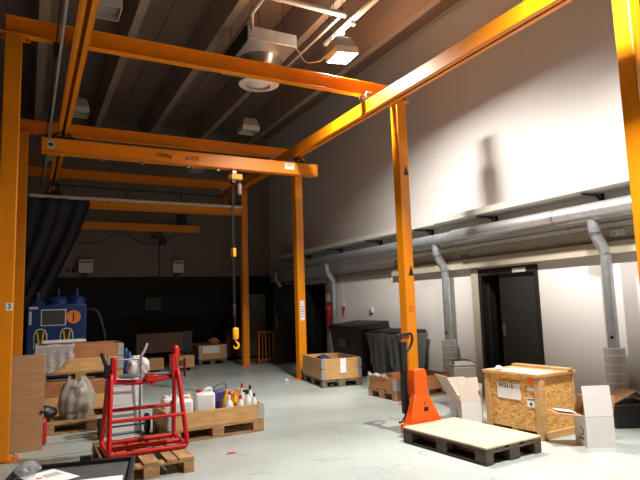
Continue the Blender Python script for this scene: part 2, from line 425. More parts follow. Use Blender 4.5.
def rail_profile(w, h):
    s = .022; t = .012; lip = .022
    return [(-w / 2, 0), (-s / 1, 0), (-s, lip), (-w / 2 + t, lip), (-w / 2 + t, h - t), (w / 2 - t, h - t), (w / 2 - t, lip), (s, lip), (s, 0), (w / 2, 0), (w / 2, h), (-w / 2, h)]
RX = (.45, 4.65)
rails = []
for x, lab in ((RX[0], 'left orange runway rail hung under the cross beams'), (RX[1], 'right orange runway rail running along beside the white wall')):
    t = thing('runway_rail', lab, 'crane rail', (x, 9, ZR0), 0, 'orange runway rails')
    MB().prism(rail_profile(.13, ZR1 - ZR0), lambda u, v, d: (u, d, v), -8.2, 5.9).out('profile', 'orange_paint', t, bevel=.003)
    for sx in (-1, 1):   # projecting foot flanges
        MB().span((sx * .065, -8.2, .004), (sx * .085, 5.9, .02)).out('foot_flange', 'orange_side', t)
    for y in (7.09, 10.96, 14.49):
        c = MB(); 
        c.cyl((-.04, y - 9, ZR1 - ZR0), (-.04, y - 9, ZB0 - ZR0 + .0), .012); c.cyl((.04, y - 9, ZR1 - ZR0), (.04, y - 9, ZB0 - ZR0), .012)
        c.box((0, y - 9, ZR1 - ZR0 + .02), (.16, .09, .03)); c.box((0, y - 9, ZB0 - ZR0 - .015), (.15, .16, .028))
        c.cyl((-.09, y - 9, .26), (.09, y - 9, .26), .035, seg=12); c.tube([(-.05, y - 9.09, .2), (-.05, y - 9.09, .36), (.05, y - 9.09, .36), (.05, y - 9.09, .2)], .016, seg=8, closed=True, fillet=.04); c.box((0, y - 9.07, .30), (.13, .05, .05))
        c.out('suspension_clamp', 'steel', t, bevel=.003)
    rails.append(t)
t = thing('power_conduit', 'thin pale conduit running beside the left runway rail', 'conduit', (.27, 9, 4.62))
MB().cyl((0, -8.2, 0), (0, 5.6, 0), .018, seg=10).out('tube', 'off_white', t)
MB().cyl((-.05, -8.2, .03), (-.05, 5.6, .03), .009, seg=8).out('cable', 'black_plastic', t)
for y in (7.09, 10.96):
    MB().span((-.07, y - 9 - .02, .0), (.03, y - 9 + .02, .176)).out('hanger', 'dark_steel', t)

# travelling bridge 1
BY = 9.7; BZ0, BZ1 = 4.11, 4.355
br = thing('crane_bridge', 'orange crane bridge beam lettered 1000kg with the chain hoist under it', 'crane bridge', (2.6, BY, BZ0), 0, 'orange crane bridges')
def bridge_parts(br, x0, x1, hh):
    MB().prism(rail_profile(.14, hh), lambda u, v, d: (d, u, v), x0, x1).out('profile', 'orange_paint', br, bevel=.004)
    MB().span((x0, -.085, .004), (x1, -.07, .03)).out('foot_flange', 'orange_side', br)
    MB().span((x0, .07, .004), (x1, .085, .03)).out('foot_flange', 'orange_side', br)
    for x in (x0, x1):
        s = -1 if x == x0 else 1
        MB().span((x, -.075, -.004), (x + s * .02, .075, hh + .004)).out('end_cap', 'orange_side', br, bevel=.004)
    for x in (RX[0] - br.location.x, RX[1] - br.location.x):
        c = MB()
        c.box((x, 0, hh + .035), (.34, .07, .04)); 
        for sx in (-1, 1):
            c.cyl((x + sx * .13, 0, hh + .05), (x + sx * .05, 0, ZR0 - br.location.z + .03), .016)
            c.cyl((x + sx * .035, -.06, ZR0 - br.location.z + .035), (x + sx * .015, -.06, ZR0 - br.location.z + .035), .03, seg=14)
            c.cyl((x + sx * .035, .06, ZR0 - br.location.z + .035), (x + sx * .015, .06, ZR0 - br.location.z + .035), .03, seg=14)
        c.box((x, 0, hh + .085), (.05, .16, .03)); c.box((x, 0, ZR0 - br.location.z + .02), (.04, .18, .03))
        c.out('trolley', 'dark_steel', br, bevel=.003)
bridge_parts(br, -2.44, 2.47, BZ1 - BZ0)
MB().span((-2.38, -.0745, .06), (-2.27, -.0705, .20)).out('end_sticker', 'off_white', br)
MB().span((-2.36, -.0765, .11), (-2.30, -.0745, .16)).out('end_mark', 'sticker_black', br)
text('1000kg', .10, 'ink_brown', 'lettering', br, (-.70, -.0715, .130), FACE_MY, bold=True)
text('61075', .10, 'ink_brown', 'lettering', br, (-.17, -.0715, .12), FACE_MY, bold=True)
MB().span((1.77, -.0745, .09), (1.97, -.0705, .21)).out('type_plate', 'paper', br)
MB().span((1.80, -.0755, .17), (1.94, -.0746, .185)).out('plate_print', 'ink_grey', br)
for x in (-1.55, -.9, -.1, .45):
    MB().box((x, 0, -.02), (.05, .05, .045)).out('cable_trolley', 'steel', br, bevel=.004)
# chain hoist hung in the bridge
hx = 3.36
ho = thing('chain_hoist', 'yellow electric chain hoist hanging from the lettered bridge', 'hoist', (hx, BY, BZ0), 0, 'chain hoists')
c = MB(); c.box((0, 0, -.03), (.08, .06, .09)); c.cyl((0, -.05, .01), (0, .05, .01), .022); c.out('trolley', 'steel', ho, bevel=.004)
b_ = MB(); b_.box((0.03, 0, -.14), (.22, .17, .11)); b_.cyl((-.08, 0, -.14), (-.11, 0, -.14), .045, seg=18); b_.out('motor_body', 'hoist_yellow', ho, bevel=.018)
MB().box((-.03, -.02, -.23), (.09, .11, .08)).out('gear_case', 'black_plastic', ho, bevel=.015)
c = MB(); c.lathe([(0, -.46), (.035, -.46), (.043, -.44), (.043, -.28), (.03, -.25), (0, -.25)], (.10, 0, 0), 16); c.out('chain_bag', 'grey_plastic', ho)
MB().cyl((.10, 0, -.26), (.07, 0, -.17), .010).out('bag_hook', 'dark_steel', ho)
ch = MB()
z = -.25; k = 0
while z > -2.94:
    a = .016
    pts = [(-.02 + (a * math.cos(q) if k % 2 == 0 else 0), a * math.cos(q) if k % 2 else 0, z - .022 + .03 * math.sin(q)) for q in [i * PI / 4 for i in range(8)]]
    ch.tube(pts, .006, seg=5, closed=True); z -= .044; k += 1
ch.out('load_chain', 'chain_grey', ho)
MB().tube([(-.05, -.03, -.25), (-.06, -.03, -1.0), (-.055, -.03, -1.9), (-.05, -.04, -2.52)], .013, seg=8).out('control_cable', 'black_plastic', ho)
MB().box((-.03, 0, -1.55), (.09, .07, .17)).out('limit_block', 'hoist_yellow', ho, bevel=.02)
pb = MB().box((-.05, -.04, -2.60), (.06, .06, .2)).out('control_pendant', 'black_plastic', ho, bevel=.015)
for k in range(3): MB().cyl((-.05, -.07, -2.55 - k * .05), (-.05, -.08, -2.55 - k * .05), .014, seg=10).out('button', 'dark_red', pb)
MB().box((-.01, 0, -3.02), (.11, .08, .22)).out('hook_block', 'hoist_yellow', ho, bevel=.03)
MB().tube([(-.01, 0, -3.12), (-.01, 0, -3.16), (.04, 0, -3.20), (.04, 0, -3.26), (0, 0, -3.29), (-.045, 0, -3.265), (-.05, 0, -3.23)], [.016, .018, .022, .022, .02, .016, .01], seg=8, fillet=.02).out('hook', 'hoist_yellow', ho)

# travelling bridge 2, curtain rail and curtain
b2 = thing('crane_bridge', 'second orange crane bridge deep in the hall behind the white curtain rail', 'crane bridge', (2.6, 13.4, 3.90), 0, 'orange crane bridges')
bridge_parts(b2, -2.56, 2.2, .25)
MB().tube([(-2.2, .1, .52), (-1.0, .1, .5), (.3, .1, .5), (1.8, .1, .5)], .02, seg=8).out('festoon_cable', 'black_plastic', b2)
for x in (-2.1, -.6, .7, 1.75): MB().box((x, .09, .38), (.03, .03, .26)).out('cable_hanger', 'dark_steel', b2)
cr_ = thing('curtain_rail', 'long white curtain rail in front of the second crane bridge', 'curtain rail', (2.4, 13.1, 4.03))
MB().span((-2.42, -.025, 0), (2.35, .025, .06)).out('track', 'white_strip', cr_, bevel=.005)
for x in (-2.2, -.8, .6, 2.1): MB().span((x - .02, .025, .01), (x + .02, .215, .05)).out('bracket', 'dark_steel', cr_)
cu = thing('curtain', 'dark grey curtain gathered towards the left below its white rail', 'curtain', (0, 13.1, 0))
def curt(u, v):
    # v 0 at the rail, 1 at the floor; the free edge sweeps left on the way down
    right = 1.17 * (1 - .10 * v) if v < .02 else 1.20 - 1.02 * (min(v, .62) / .62) ** 1.25
    left = -1.6
    x = left + (right - left) * u
    y = .055 * math.sin(u * 60) * (.6 + .5 * v) + .04 * math.sin(u * 23 + 4 * v)
    return (x, y, 4.025 - 3.98 * v)
MB().grid(curt, 260, 36).out('cloth', 'curtain_cloth', cu, angle=80, solid=.004)

# wall crane on the back wall
jb = thing('jib_crane', 'short orange beam bracketed to the back wall above the white boxes', 'wall crane', (2.9, 16.3, 3.82))
MB().prism(rail_profile(.13, .21), lambda u, v, d: (d, u, v), -2.6, 1.63).out('profile', 'orange_paint', jb, bevel=.004)
MB().box((1.2, -.068, .1), (.08, .008, .06)).out('type_plate', 'off_white', jb)
bk = MB(); bk.box((1.25, .3, .30), (.07, .77, .07)); bk.box((1.25, .67, .42), (.3, .04, .45)); bk.box((1.25, 0, .24), (.3, .12, .05)); bk.box((1.1, .32, .4), (.05, .66, .05), (R(-14), 0, 0))
bk.out('wall_bracket', 'dark_steel', jb, bevel=.004)
MB().tube([(-2.4, -.09, -.01), (-1.9, -.09, -.35), (-1.4, -.09, -.42), (-.9, -.09, -.2), (-.55, -.09, -.01), (-.2, -.09, -.32), (.2, -.09, -.43), (.6, -.09, -.3), (.85, -.09, -.1)], .012, seg=8, fillet=.3).out('festoon_cable', 'black_plastic', jb)
h2 = thing('chain_hoist', 'small black chain hoist under the back wall crane beam', 'hoist', (3.35, 16.3, 3.82), 0, 'chain hoists')
MB().box((0, 0, -.05), (.1, .08, .12)).out('trolley', 'dark_steel', h2, bevel=.004)
q = MB(); q.box((-.06, 0, -.16), (.36, .16, .12)); q.box((.1, 0, -.3), (.16, .16, .2)); q.out('motor_body', 'black_plastic', h2, bevel=.015)
MB().cyl((0, 0, -.2), (0, 0, -1.3), .013, seg=8).out('load_chain', 'chain_grey', h2)
MB().box((0, 0, -1.35), (.06, .06, .16)).out('hook_block', 'black_plastic', h2, bevel=.012)

# ------------------------------------------------------------------ ceiling services
LY, LZ, LX = 7.13, 5.38, 4.27
LIT = []
def luminaire(x, y, z, label, lit=False, tilt=0.0):
    t = thing('ceiling_light', label, 'ceiling light', (x, y, z), 0, 'square hall lights')
    t.rotation_euler = (-tilt * .5, -tilt, 0)
    hs = MB()
    hs.hexa([(-.15, -.15, .26), (.15, -.15, .26), (.15, .15, .26), (-.15, .15, .26), (-.12, -.12, .30), (.12, -.12, .30), (.12, .12, .30), (-.12, .12, .30)])
    hs.hexa([(-.19, -.19, .11), (.19, -.19, .11), (.19, .19, .11), (-.19, .19, .11), (-.15, -.15, .26), (.15, -.15, .26), (.15, .15, .26), (-.15, .15, .26)])
    hs.out('housing', 'lamp_housing', t, bevel=.006)
    f = MB()
    for sx in (-1, 1): f.span((sx * .185 - .008, -.193, .0), (sx * .185 + .008, .193, .11)); f.span((-.177, sx * .185 - .008, .0), (.177, sx * .185 + .008, .11))
    f.out('frame', 'off_white', t, bevel=.003)
    MB().span((-.176, -.176, .086), (.176, .176, .108)).out('diffuser', 'lamp_glow' if lit else 'lamp_glass', t)
    inv = t.rotation_euler.to_matrix().inverted()
    for sx in (-1, 1):
        p = Vector((sx * .08, 0, .29)); q = p + inv @ Vector((0, 0, ZC - .002 - z - .29))
        MB().cyl(p, q, .005, seg=6).out('wire', 'dark_steel', t)
    if lit: LIT.append(t)
    return t
TILT = R(7)
luminaire(LX, LY, LZ, 'brightly lit square light above the near cross beam', True, TILT)
luminaire(4.19, 2.75, LZ, 'lit square light above the near end of the hall', True, R(3))
luminaire(.79, 7.25, 5.40, 'unlit square light beside the left runway rail, cut by the top edge')
luminaire(.76, 11.2, 5.32, 'unlit square light beside the left runway rail, above the second cross beam')
luminaire(4.22, 11.2, 5.38, 'unlit square light beyond the round ceiling diffuser')
luminaire(4.15, 15.2, 5.42, 'unlit square light glimpsed under the lettered bridge')
luminaire(.55, 15.2, 5.42, 'unlit square light far back near the left runway rail')
# light suspension track over the lit lamp
t = thing('cable_track', 'pale cable track hung above the lit lamp', 'cable track', (4.40, 7.1, 5.95))
MB().span((-.04, -1.3, 0), (.04, .8, .05)).out('channel', 'off_white', t, bevel=.004)
for y in (-.1, .25, .5): MB().box((.0, y, -.03), (.09, .06, .05)).out('clip', 'off_white', t, bevel=.004)
for y in (-1.1, .7): MB().cyl((.03, y, .05), (.03, y, 6.515 - 5.95), .005, seg=6).out('wire', 'dark_steel', t)
# air unit with round diffuser
au = thing('vent_unit', 'galvanised ventilation box with round white diffuser hanging from the ceiling', 'air unit', (3.47, 8.7, 5.42))
MB().span((-.46, -.78, .40), (.40, .75, .62)).out('box', 'galvanised', au, bevel=.008)
MB().span((-.48, -.74, .36), (-.46, .72, .64)).out('side_lining', 'black_plastic', au)
for sx in (-1, 1):
    for k in range(3): MB().box((sx * .38 - .03, -.784, .45 + k * .06), (.03, .01, .02)).out('latch', 'steel', au)
MB().lathe([(.24, .02), (.26, .05), (.36, .34), (.37, .40)], (.02, -.1, 0), 40).out('neck', 'steel', au)
d = MB().lathe([(.20, -.012), (.30, -.012), (.35, .0), (.35, .02), (.20, .03)], (.02, 0, 0), 40).out('diffuser_rim', 'white_plastic', au)
MB().lathe([(.21, -.03), (.27, .0), (.27, .008), (.21, -.022)], (.02, 0, 0), 40).out('diffuser_ring', 'white_plastic', au)
MB().lathe([(0, -.05), (.07, -.05), (.20, .012), (.20, .022), (.06, -.03), (0, -.03)], (.02, 0, 0), 40).out('diffuser_cone', 'white_plastic', au)
for sx in (-1, 1):
    for sy in (-.5, .6): MB().cyl((sx * .28, sy, .62), (sx * .28, sy, ZC - .001 - 5.42), .006, seg=6).out('wire', 'dark_steel', au)
t = thing('sprinkler_pipe', 'pale overhead pipe crossing above the ventilation box', 'pipe', (3.3, 7.05, 6.06))
MB().tube([(-.9, 0, 0), (1.0, 0, 0)], .045, seg=14).out('main', 'off_white', t)
MB().tube([(-.35, 0, 0), (-.35, .55, 0), (-.35, .55, -.18)], .035, seg=12, fillet=.06).out('branch', 'off_white', t)
MB().tube([(.95, 0, 0), (.95, 2.6, 0.0)], .02, seg=10).out('branch', 'off_white', t)
MB().cyl((-.35, .55, -.18), (-.35, .55, -.28), .03, .015).out('nozzle', 'steel', t)
for x in (-.8, .75): MB().cyl((x, 0, .04), (x, 0, ZC - .002 - 6.06), .006, seg=6).out('hanger', 'dark_steel', t)
t = thing('cable', 'thin pale cable slung from the ventilation box towards the lit lamp', 'cable', (3.9, 7.95, 5.5))
MB().tube([(-.03, 0, .33), (.06, -.15, .02), (.16, -.45, -.06), (.2, -.6, -.02)], .01, seg=8, fillet=.1).out('strand', 'white_strip', t)

# ------------------------------------------------------------------ right wall services
vp = thing('ventilation_pipe', 'long galvanised ventilation pipe along the white wall with four branches down', 'ventilation pipe', (6.74, 0, 2.69))
MB().cyl((0, -2.5, 0), (0, 7.62, 0), .125, seg=32).out('foil_pipe', 'foil', vp)
prof = []
n = 330; y0, y1 = 7.62, 15.75
cor = MB(); rings = []
for i in range(n + 1):
    y = y0 + (y1 - y0) * i / n; rr = .104 + (.007 if (i % 6) in (0, 1) else 0)
    rings.append([cor.bm.verts.new((rr * math.cos(2 * PI * k / 28), y, rr * math.sin(2 * PI * k / 28))) for k in range(28)])
for A, B in zip(rings, rings[1:]):
    for k in range(28): cor.bm.faces.new((A[k], A[(k + 1) % 28], B[(k + 1) % 28], B[k]))
cor.bm.faces.new(rings[0]); cor.bm.faces.new(rings[-1][::-1])
cor.out('ribbed_pipe', 'galvanised', vp, angle=25)
for y in (.9, 3.1, 5.4): MB().cyl((0, y, 0), (0, y + .03, 0), .129, seg=32).out('joint_band', 'steel', vp)
SL = {4.84: .87, 8.12: .84, 12.42: .6, 15.75: .62}
for y, zs in SL.items():
    zf = -2.69
    b_ = MB().tube([(0, y, -.06), (0, y, -.3), (.17, y - .02, -.52), (.17, y - .02, zf + zs - .02)], .073, seg=18, fillet=.12, n=5).out('branch_pipe', 'galvanised', vp)
    for z in (-.28, -.56): 
        MB().cyl((0 if z > -.4 else .17, y - (0 if z > -.4 else .02), z), (0 if z > -.4 else .17, y - (0 if z > -.4 else .02), z - .025), .079, seg=18).out('joint_band', 'steel', b_)
    MB().cyl((.08, y - .06, zf + zs + .14), (.07, y - .075, zf + zs + .14), .022, seg=12).out('damper_knob', 'black_plastic', b_)
    if zs > .61 or True:
        rs = .13
        MB().cyl((.17, y - .02, zf + .004), (.17, y - .02, zf + zs), rs, seg=28).out('sleeve', 'sleeve_white', vp, bevel=.006)
        for k in range(7):
            zz = zf + .06 + k * (zs - .1) / 6.5
            MB().cyl((.17, y - .02, zz), (.17, y - .02, zz + .012), rs + .003, seg=28).out('sleeve_hoop', 'sleeve_line', vp)
ct = thing('cable_tray', 'grey cable tray on brackets along the white wall above the ventilation pipe', 'cable tray', (6.87, 0, 2.975))
MB().span((-.26, -2.5, 0), (.22, 8.0, .012)).span((-.26, -2.5, .012), (-.248, 8.0, .1)).span((.208, -2.5, .012), (.22, 8.0, .1)).out('near_tray', 'off_white', ct)
MB().span((-.24, 8.0, -.01), (.22, 15.8, .002)).span((-.24, 8.0, .002), (-.228, 15.8, .08)).out('far_tray', 'off_white', ct)
for y in (1.4, 4.9, 6.9, 8.6, 10.4, 12.2, 14.0):
    MB().box((-.005, y, -.032), (.45, .04, .024)).box((.205, y, -.09), (.03, .04, .18)).box((.13, y, -.075), (.2, .03, .02), (0, R(35), 0)).out('bracket', 'dark_steel', ct)
t = thing('conduit', 'thin metal conduit fixed just below the ventilation pipe', 'conduit', (7.08, 0, 2.56))
MB().cyl((0, -2.5, 0), (0, 9.9, 0), .009, seg=10).out('tube', 'grey_plastic', t)
for y in (1, 3.2, 5.5, 7.9): MB().box((.005, y, 0), (.03, .03, .03)).out('clip', 'grey_plastic', t)
for y, z, m1, lab in ((4.72, 2.40, 'white_plastic', 'white double socket on the beige trunking near the right branch pipe'), (7.72, 2.36, 'beige_trunking', 'small socket on the trunking above the dark door')):
    t = thing('socket', lab, 'socket', (XW - .02, y, z))
    MB().box((-.012, 0, 0), (.024, .2, .09)).out('plate', m1, t, bevel=.004)
    for s in (-.05, .05): MB().cyl((-.024, s, 0), (-.028, s, 0), .028, seg=16).out('outlet', 'ink' if m1 != 'white_plastic' else 'off_white', t)
t = thing('socket', 'white wall socket on the bare wall above the black bins', 'socket', (XW, 10.95, 1.4))
MB().box((-.02, 0, 0), (.04, .12, .12)).out('plate', 'white_plastic', t, bevel=.006)
MB().cyl((-.04, .0, -.01), (-.07, .0, -.01), .03, seg=14).out('plug', 'grey_plastic', t)
# fire extinguisher
fe = thing('fire_extinguisher', 'red fire extinguisher hung on the wall beside the far door', 'fire extinguisher', (XW - .11, 12.83, 1.0))
MB().lathe([(0, 0), (.075, 0), (.082, .02), (.082, .42), (.06, .5), (.025, .53), (.025, .56), (0, .56)], seg=22).out('cylinder', 'ext_red', fe)
q = MB(); q.box((-.02, 0, .59), (.16, .03, .03)); q.box((-.03, 0, .63), (.18, .025, .015), (0, R(-8), 0)); q.box((0, 0, .57), (.04, .04, .04)); q.out('valve', 'black_plastic', fe, bevel=.004)
MB().tube([(-.03, .03, .57), (-.06, .1, .52), (-.05, .105, .3), (-.05, .1, .1)], .014, seg=8, fillet=.05).out('hose', 'rubber', fe)
MB().span((.075, -.03, .1), (.108, .03, .5)).out('wall_bracket', 'dark_steel', fe)
al = thing('alarm_button', 'red hanging emergency pull with cable by the fire extinguisher', 'alarm', (XW - .03, 12.2, 1.5))
MB().cyl((0, 0, .1), (0, 0, .85), .007, seg=8).out('cable', 'off_white', al)
MB().box((0, 0, .05), (.05, .07, .12)).out('housing', 'off_white', al, bevel=.006)
MB().lathe([(0, -.05), (.03, -.05), (.05, .0), (.02, .02), (0, .02)], (-.015, 0, -.03), 14).out('handle', 'ext_red', al)
MB().tube([(-.015, 0, -.07), (-.015, .01, -.16), (-.015, .04, -.22)], .02, seg=8).out('tail', 'ext_red', al)

# back wall boxes
for x, w_, lab in ((1.43, .38, 'white box on the back wall left of the hanging hoist'), (4.02, .32, 'white box on the back wall near the farthest crane post')):
    t = thing('wall_box', lab, 'wall box', (x, YB, 2.66), 0, 'white boxes on the back wall')
    MB().span((-w_ / 2, -.22, 0), (w_ / 2, -.01, .37)).out('housing', 'white_plastic', t, bevel=.012)
    MB().span((-w_ / 2 + .03, -.225, .27), (w_ / 2 - .03, -.22, .33)).out('grille', 'grey_plastic', t)
    MB().span((-.06, -.16, -.16), (.06, -.0, 0)).out('mount', 'dark_steel', t)
for x in (.98, 1.12):
    t = thing('hook', 'small dark hook on the back wall %s' % ('nearest the curtain' if x < 1 else 'next to the left white box'), 'hook', (x, YB, 2.67))
    MB().box((0, -.013, .05), (.05, .026, .1)).cyl((0, -.03, .08), (0, -.1, .12), .012).out('peg', 'black_plastic', t)
t = thing('monitor', 'dark wall screen faintly visible on the black back wall', 'monitor', (3.3, YB, 1.55))
MB().span((-.24, -.1, 0), (.24, -.06, .4)).out('screen', 'black_plastic', t, bevel=.006)
MB().span((-.06, -.06, .12), (.06, 0, .28)).out('mount', 'dark_steel', t)
MB().tube([(0, -.03, .14), (.02, -.02, -.2), (0, -.02, -.55)], .012, seg=8).out('cable', 'black_plastic', t)

# ------------------------------------------------------------------ pallets and collars
def make_pallet(label, m_, loc, rot):
    """EUR pallet 1.2 (local x) by 0.8 (local y), origin at the centre of its underside"""
    t = thing('pallet', label, 'pallet', loc, rot, 'wooden pallets')
    W = (.1, .145, .1)
    for y, w_ in ((-.35, .1), (0, .145), (.35, .1)):
        MB().span((-.6, y - w_ / 2, 0), (.6, y + w_ / 2, .022)).out('bottom_board', m_, t, bevel=.003)
        for x, l in ((-.5275, .145), (0, .145), (.5275, .145)):
            MB().span((x - l / 2, y - w_ / 2, .022), (x + l / 2, y + w_ / 2, .1)).out('block', m_, t, bevel=.003)
    for x in (-.5275, 0, .5275):
        MB().span((x - .0725, -.4, .1), (x + .0725, .4, .122)).out('cross_board', m_, t, bevel=.003)
    for y, w_ in ((-.3275, .145), (-.19, .1), (0, .145), (.19, .1), (.3275, .145)):
        MB().span((-.6, y - w_ / 2, .122), (.6, y + w_ / 2, .144)).out('top_board', m_, t, bevel=.003)
    return t
def make_collar(label, m_, loc, rot):
    t = thing('pallet_collar', label, 'pallet collar', loc, rot, 'wooden pallet collars')
    H = .195
    for s in (-1, 1):
        MB().span((-.575, s * .39 - .01, .002), (.575, s * .39 + .01, H)).out('long_board', m_, t, bevel=.002)
        MB().span((s * .59 - .01, -.38, .002), (s * .59 + .01, .38, H)).out('short_board', m_ + '_y', t, bevel=.002)
    for sx in (-1, 1):
        for sy in (-1, 1):
            q = MB(); q.span((sx * .602, sy * .34, .012), (sx * .606, sy * .402, H - .012)); q.span((sx * .52, sy * .402, .012), (sx * .606, sy * .406, H - .012))
            q.cyl((sx * .598, sy * .398, .01), (sx * .598, sy * .398, H - .01), .007, seg=8)
            q.out('hinge', 'galvanised', t)
    return t
PAL = {}; CLR = {}
def pallet(label, m_, loc, rot):
    if m_ not in PAL: PAL[m_] = make_pallet(label, m_, loc, rot); return PAL[m_]
    return dup(PAL[m_], loc, rot, label)
def collar(label, m_, loc, rot):
    if m_ not in CLR: CLR[m_] = make_collar(label, m_, loc, rot); return CLR[m_]
    return dup(CLR[m_], loc, rot, label)
CH = .196
# (a) on the pallet truck
TA = R(-86)                  # long side of the truck pallet
tc_ = (4.21, 4.71)
pallet('dark dirty pallet lifted on the orange pallet truck', 'pallet_dark', (*tc_, .006), TA)
pw = thing('plywood_sheet', 'pale plywood sheet lying on the dirty pallet of the pallet truck', 'plywood', (*tc_, .151), TA)
MB().span((-.6, -.4, 0), (.6, .4, .018)).out('sheet', 'plywood', pw, bevel=.002)
# (b) two-collar box at the far post
ra = R(-9)
def local(o, ang, x, y): return (o[0] + x * math.cos(ang) - y * math.sin(ang), o[1] + x * math.sin(ang) + y * math.cos(ang))
cb = (5.44, 9.98)
pallet('grey pallet under the two-collar box beside the far crane post', 'pallet_grey', (*cb, 0), ra + PI / 2)
for k in range(2):
    collar(('lower', 'upper')[k] + ' wooden collar of the box beside the far crane post', 'collar_pine', (*cb, .145 + k * CH), ra + PI / 2)
o = thing('paper_label', 'white paper label on the box beside the far crane post', 'label', (*local(cb, ra, .03, -.606), .40), ra)
MB().span((-.06, -.004, -.14), (.06, -.0015, .13)).out('sheet', 'paper', o)
o = thing('blue_sheet', 'dark blue plastic sheet stuffed inside the box beside the far post', 'plastic sheet', (*cb, .15), ra)
MB().grid(lambda u, v: (-.33 + .66 * u, -.5 + 1.0 * v, .26 + .05 * math.sin(9 * u + 3 * v) + .05 * math.sin(7 * v) + .07 * (1 - u)), 18, 22).out('film', 'blue_bag', o, solid=.004)
# (c) collar pallet behind the middle post
cc = (5.80, 7.84)
pallet('pallet behind the middle crane post carrying one collar', 'pallet_wood', (*cc, 0), 0)
collar('reddish single collar on the pallet behind the middle crane post', 'collar_red', (*cc, .145), 0)
o = thing('plastic_sleeve', 'crumpled clear plastic sleeve on the corner of the collar behind the pallet truck', 'plastic', (5.2, 7.95, .345))
MB().grid(lambda u, v: (-.03 + .1 * u + .01 * math.sin(20 * v), -.26 + .52 * v, .02 + .02 * math.sin(13 * v + 4 * u) + .02 * math.sin(u * 6)), 6, 16).out('film', 'clear_wrap', o, solid=.003)
# (d) canister pallet
cd = (2.08, 7.14)
pallet('pallet under the collar of canisters and bottles', 'pallet_wood', (*cd, 0), R(2))
collar('pine collar holding canisters and bottles right of the red stand', 'collar_pine', (*cd, .145), R(2))
# (e) pallet under the red stand
ce = (1.07, 6.11)
pallet('light wooden pallet under the red tube stand', 'pallet_wood', (*ce, 0), PI / 2)
# (f) stack at left: two pallets with two collars each
cf = (.73, 9.5)
for lv, nm in ((0, 'lower'), (1, 'upper')):
    zb = lv * (.145 + 2 * CH)
    pallet('%s pallet of the collar stack behind the brown board' % nm, 'pallet_wood', (*cf, zb), 0)
    for k in range(2):
        collar('%s collar on the %s pallet of the left stack' % (('bottom', 'top')[k], nm), 'collar_red' if (lv, k) in ((1, 1), (0, 1)) else 'collar_pine', (*cf, zb + .145 + k * CH), 0)
# (g) small pallet with the wrapped bag
cg = (.28, 8.52)
pallet('pallet carrying the foggy plastic bag in front of the collar stack', 'pallet_wood', (*cg, 0), 0)
# (h) far crates
ch_ = (4.66, 16.05)
pallet('pallet under the far labelled crate by the back wall', 'pallet_grey', (*ch_, 0), PI / 2)
collar('lower far wooden collar with white label near the farthest post', 'collar_pine', (*ch_, .145), PI / 2)
collar('upper far wooden collar with white label near the farthest post', 'collar_pine', (*ch_, .145 + CH), PI / 2)
o = thing('paper_label', 'white paper label on the far crate by the back wall', 'label', (ch_[0] - .03, ch_[1] - .603, .40))
MB().span((-.26, -.004, -.09), (.22, -.0015, .11)).out('sheet', 'paper', o)

# ------------------------------------------------------------------ pallet truck
pt = thing('pallet_truck', 'orange hand pallet truck with black tiller under the plywood-topped pallet', 'pallet truck', (*local(tc_, TA, -.66, 0), 0), TA + PI / 2)
# local: -y runs into the pallet, x across
for s in (-1, 1):
    f = MB().span((s * .19 - .08, -1.12, .034), (s * .19 + .08, .02, .102)).out('fork', 'fork_red', pt, bevel=.01)
    for yy in (-1.0, ): MB().cyl((s * .19 - .05, yy, .031), (s * .19 + .05, yy, .031), .03, seg=14).out('load_wheel', 'off_white', f)
# sloped shield
def shield(u, v, d): return (u, d, v)
MB().hexa([(-.29, -.03, .05), (.29, -.03, .05), (.29, .10, .05), (-.29, .10, .05), (-.10, .05, .48), (.10, .05, .48), (.10, .12, .48), (-.10, .12, .48)]).out('shield', 'truck_orange', pt, bevel=.012)
for s_ in (-1, 1): MB().box((s_ * .26, .05, .105), (.06, .14, .11)).out('skirt', 'truck_orange', pt, bevel=.01)
MB().prism([(-.085, .42), (.085, .42), (.10, .50), (.10, .68), (.075, .76), (-.075, .76), (-.10, .68), (-.10, .50)], shield, .045, .2).out('pump_cover', 'truck_orange', pt, bevel=.018)
o = MB().box((.03, .017, .30), (.075, .003, .05), (R(-10.5), 0, 0)).out('plate', 'sticker_black', pt)
lg = MB(); lg.tube([(.03 + .016 * math.cos(a), .026, .365 + .016 * math.sin(a)) for a in [R(40 + 28 * i) for i in range(11)]], .004, seg=6); lg.out('emblem', 'sticker_black', pt)
MB().cyl((0, .14, .12), (0, .14, .5), .05, seg=18).out('pump', 'dark_steel', pt)
MB().box((0, .2, .16), (.22, .1, .06)).out('axle_block', 'dark_steel', pt, bevel=.008)
for s in (-1, 1):
    MB().cyl((s * .045, .2, .09), (s * .105, .2, .09), .09, seg=24).out('steer_wheel', 'rubber', pt, bevel=.008)
MB().tube([(-.09, .22, .18), (-.10, .235, .5), (-.105, .25, 1.08)], .034, seg=12).out('tiller', 'black_plastic', pt)
MB().box((-.115, .215, .66), (.085, .05, .84)).out('tiller_brace', 'black_plastic', pt, bevel=.006)
gp = MB().tube([(-.09, .25, 1.05), (-.16, .25, 1.10), (-.16, .25, 1.16), (.06, .25, 1.17), (.075, .25, 1.1), (.03, .25, 1.0), (-.08, .25, .92)], .017, seg=10, fillet=.05).out('grip_loop', 'black_plastic', pt)
MB().box((-.05, .25, 1.13), (.14, .025, .04)).out('lever', 'dark_red', pt, bevel=.005)
MB().tube([(-.1, .24, .2), (-.17, .24, .14), (-.2, .25, .14)], .014, seg=8).out('pedal', 'dark_steel', pt)

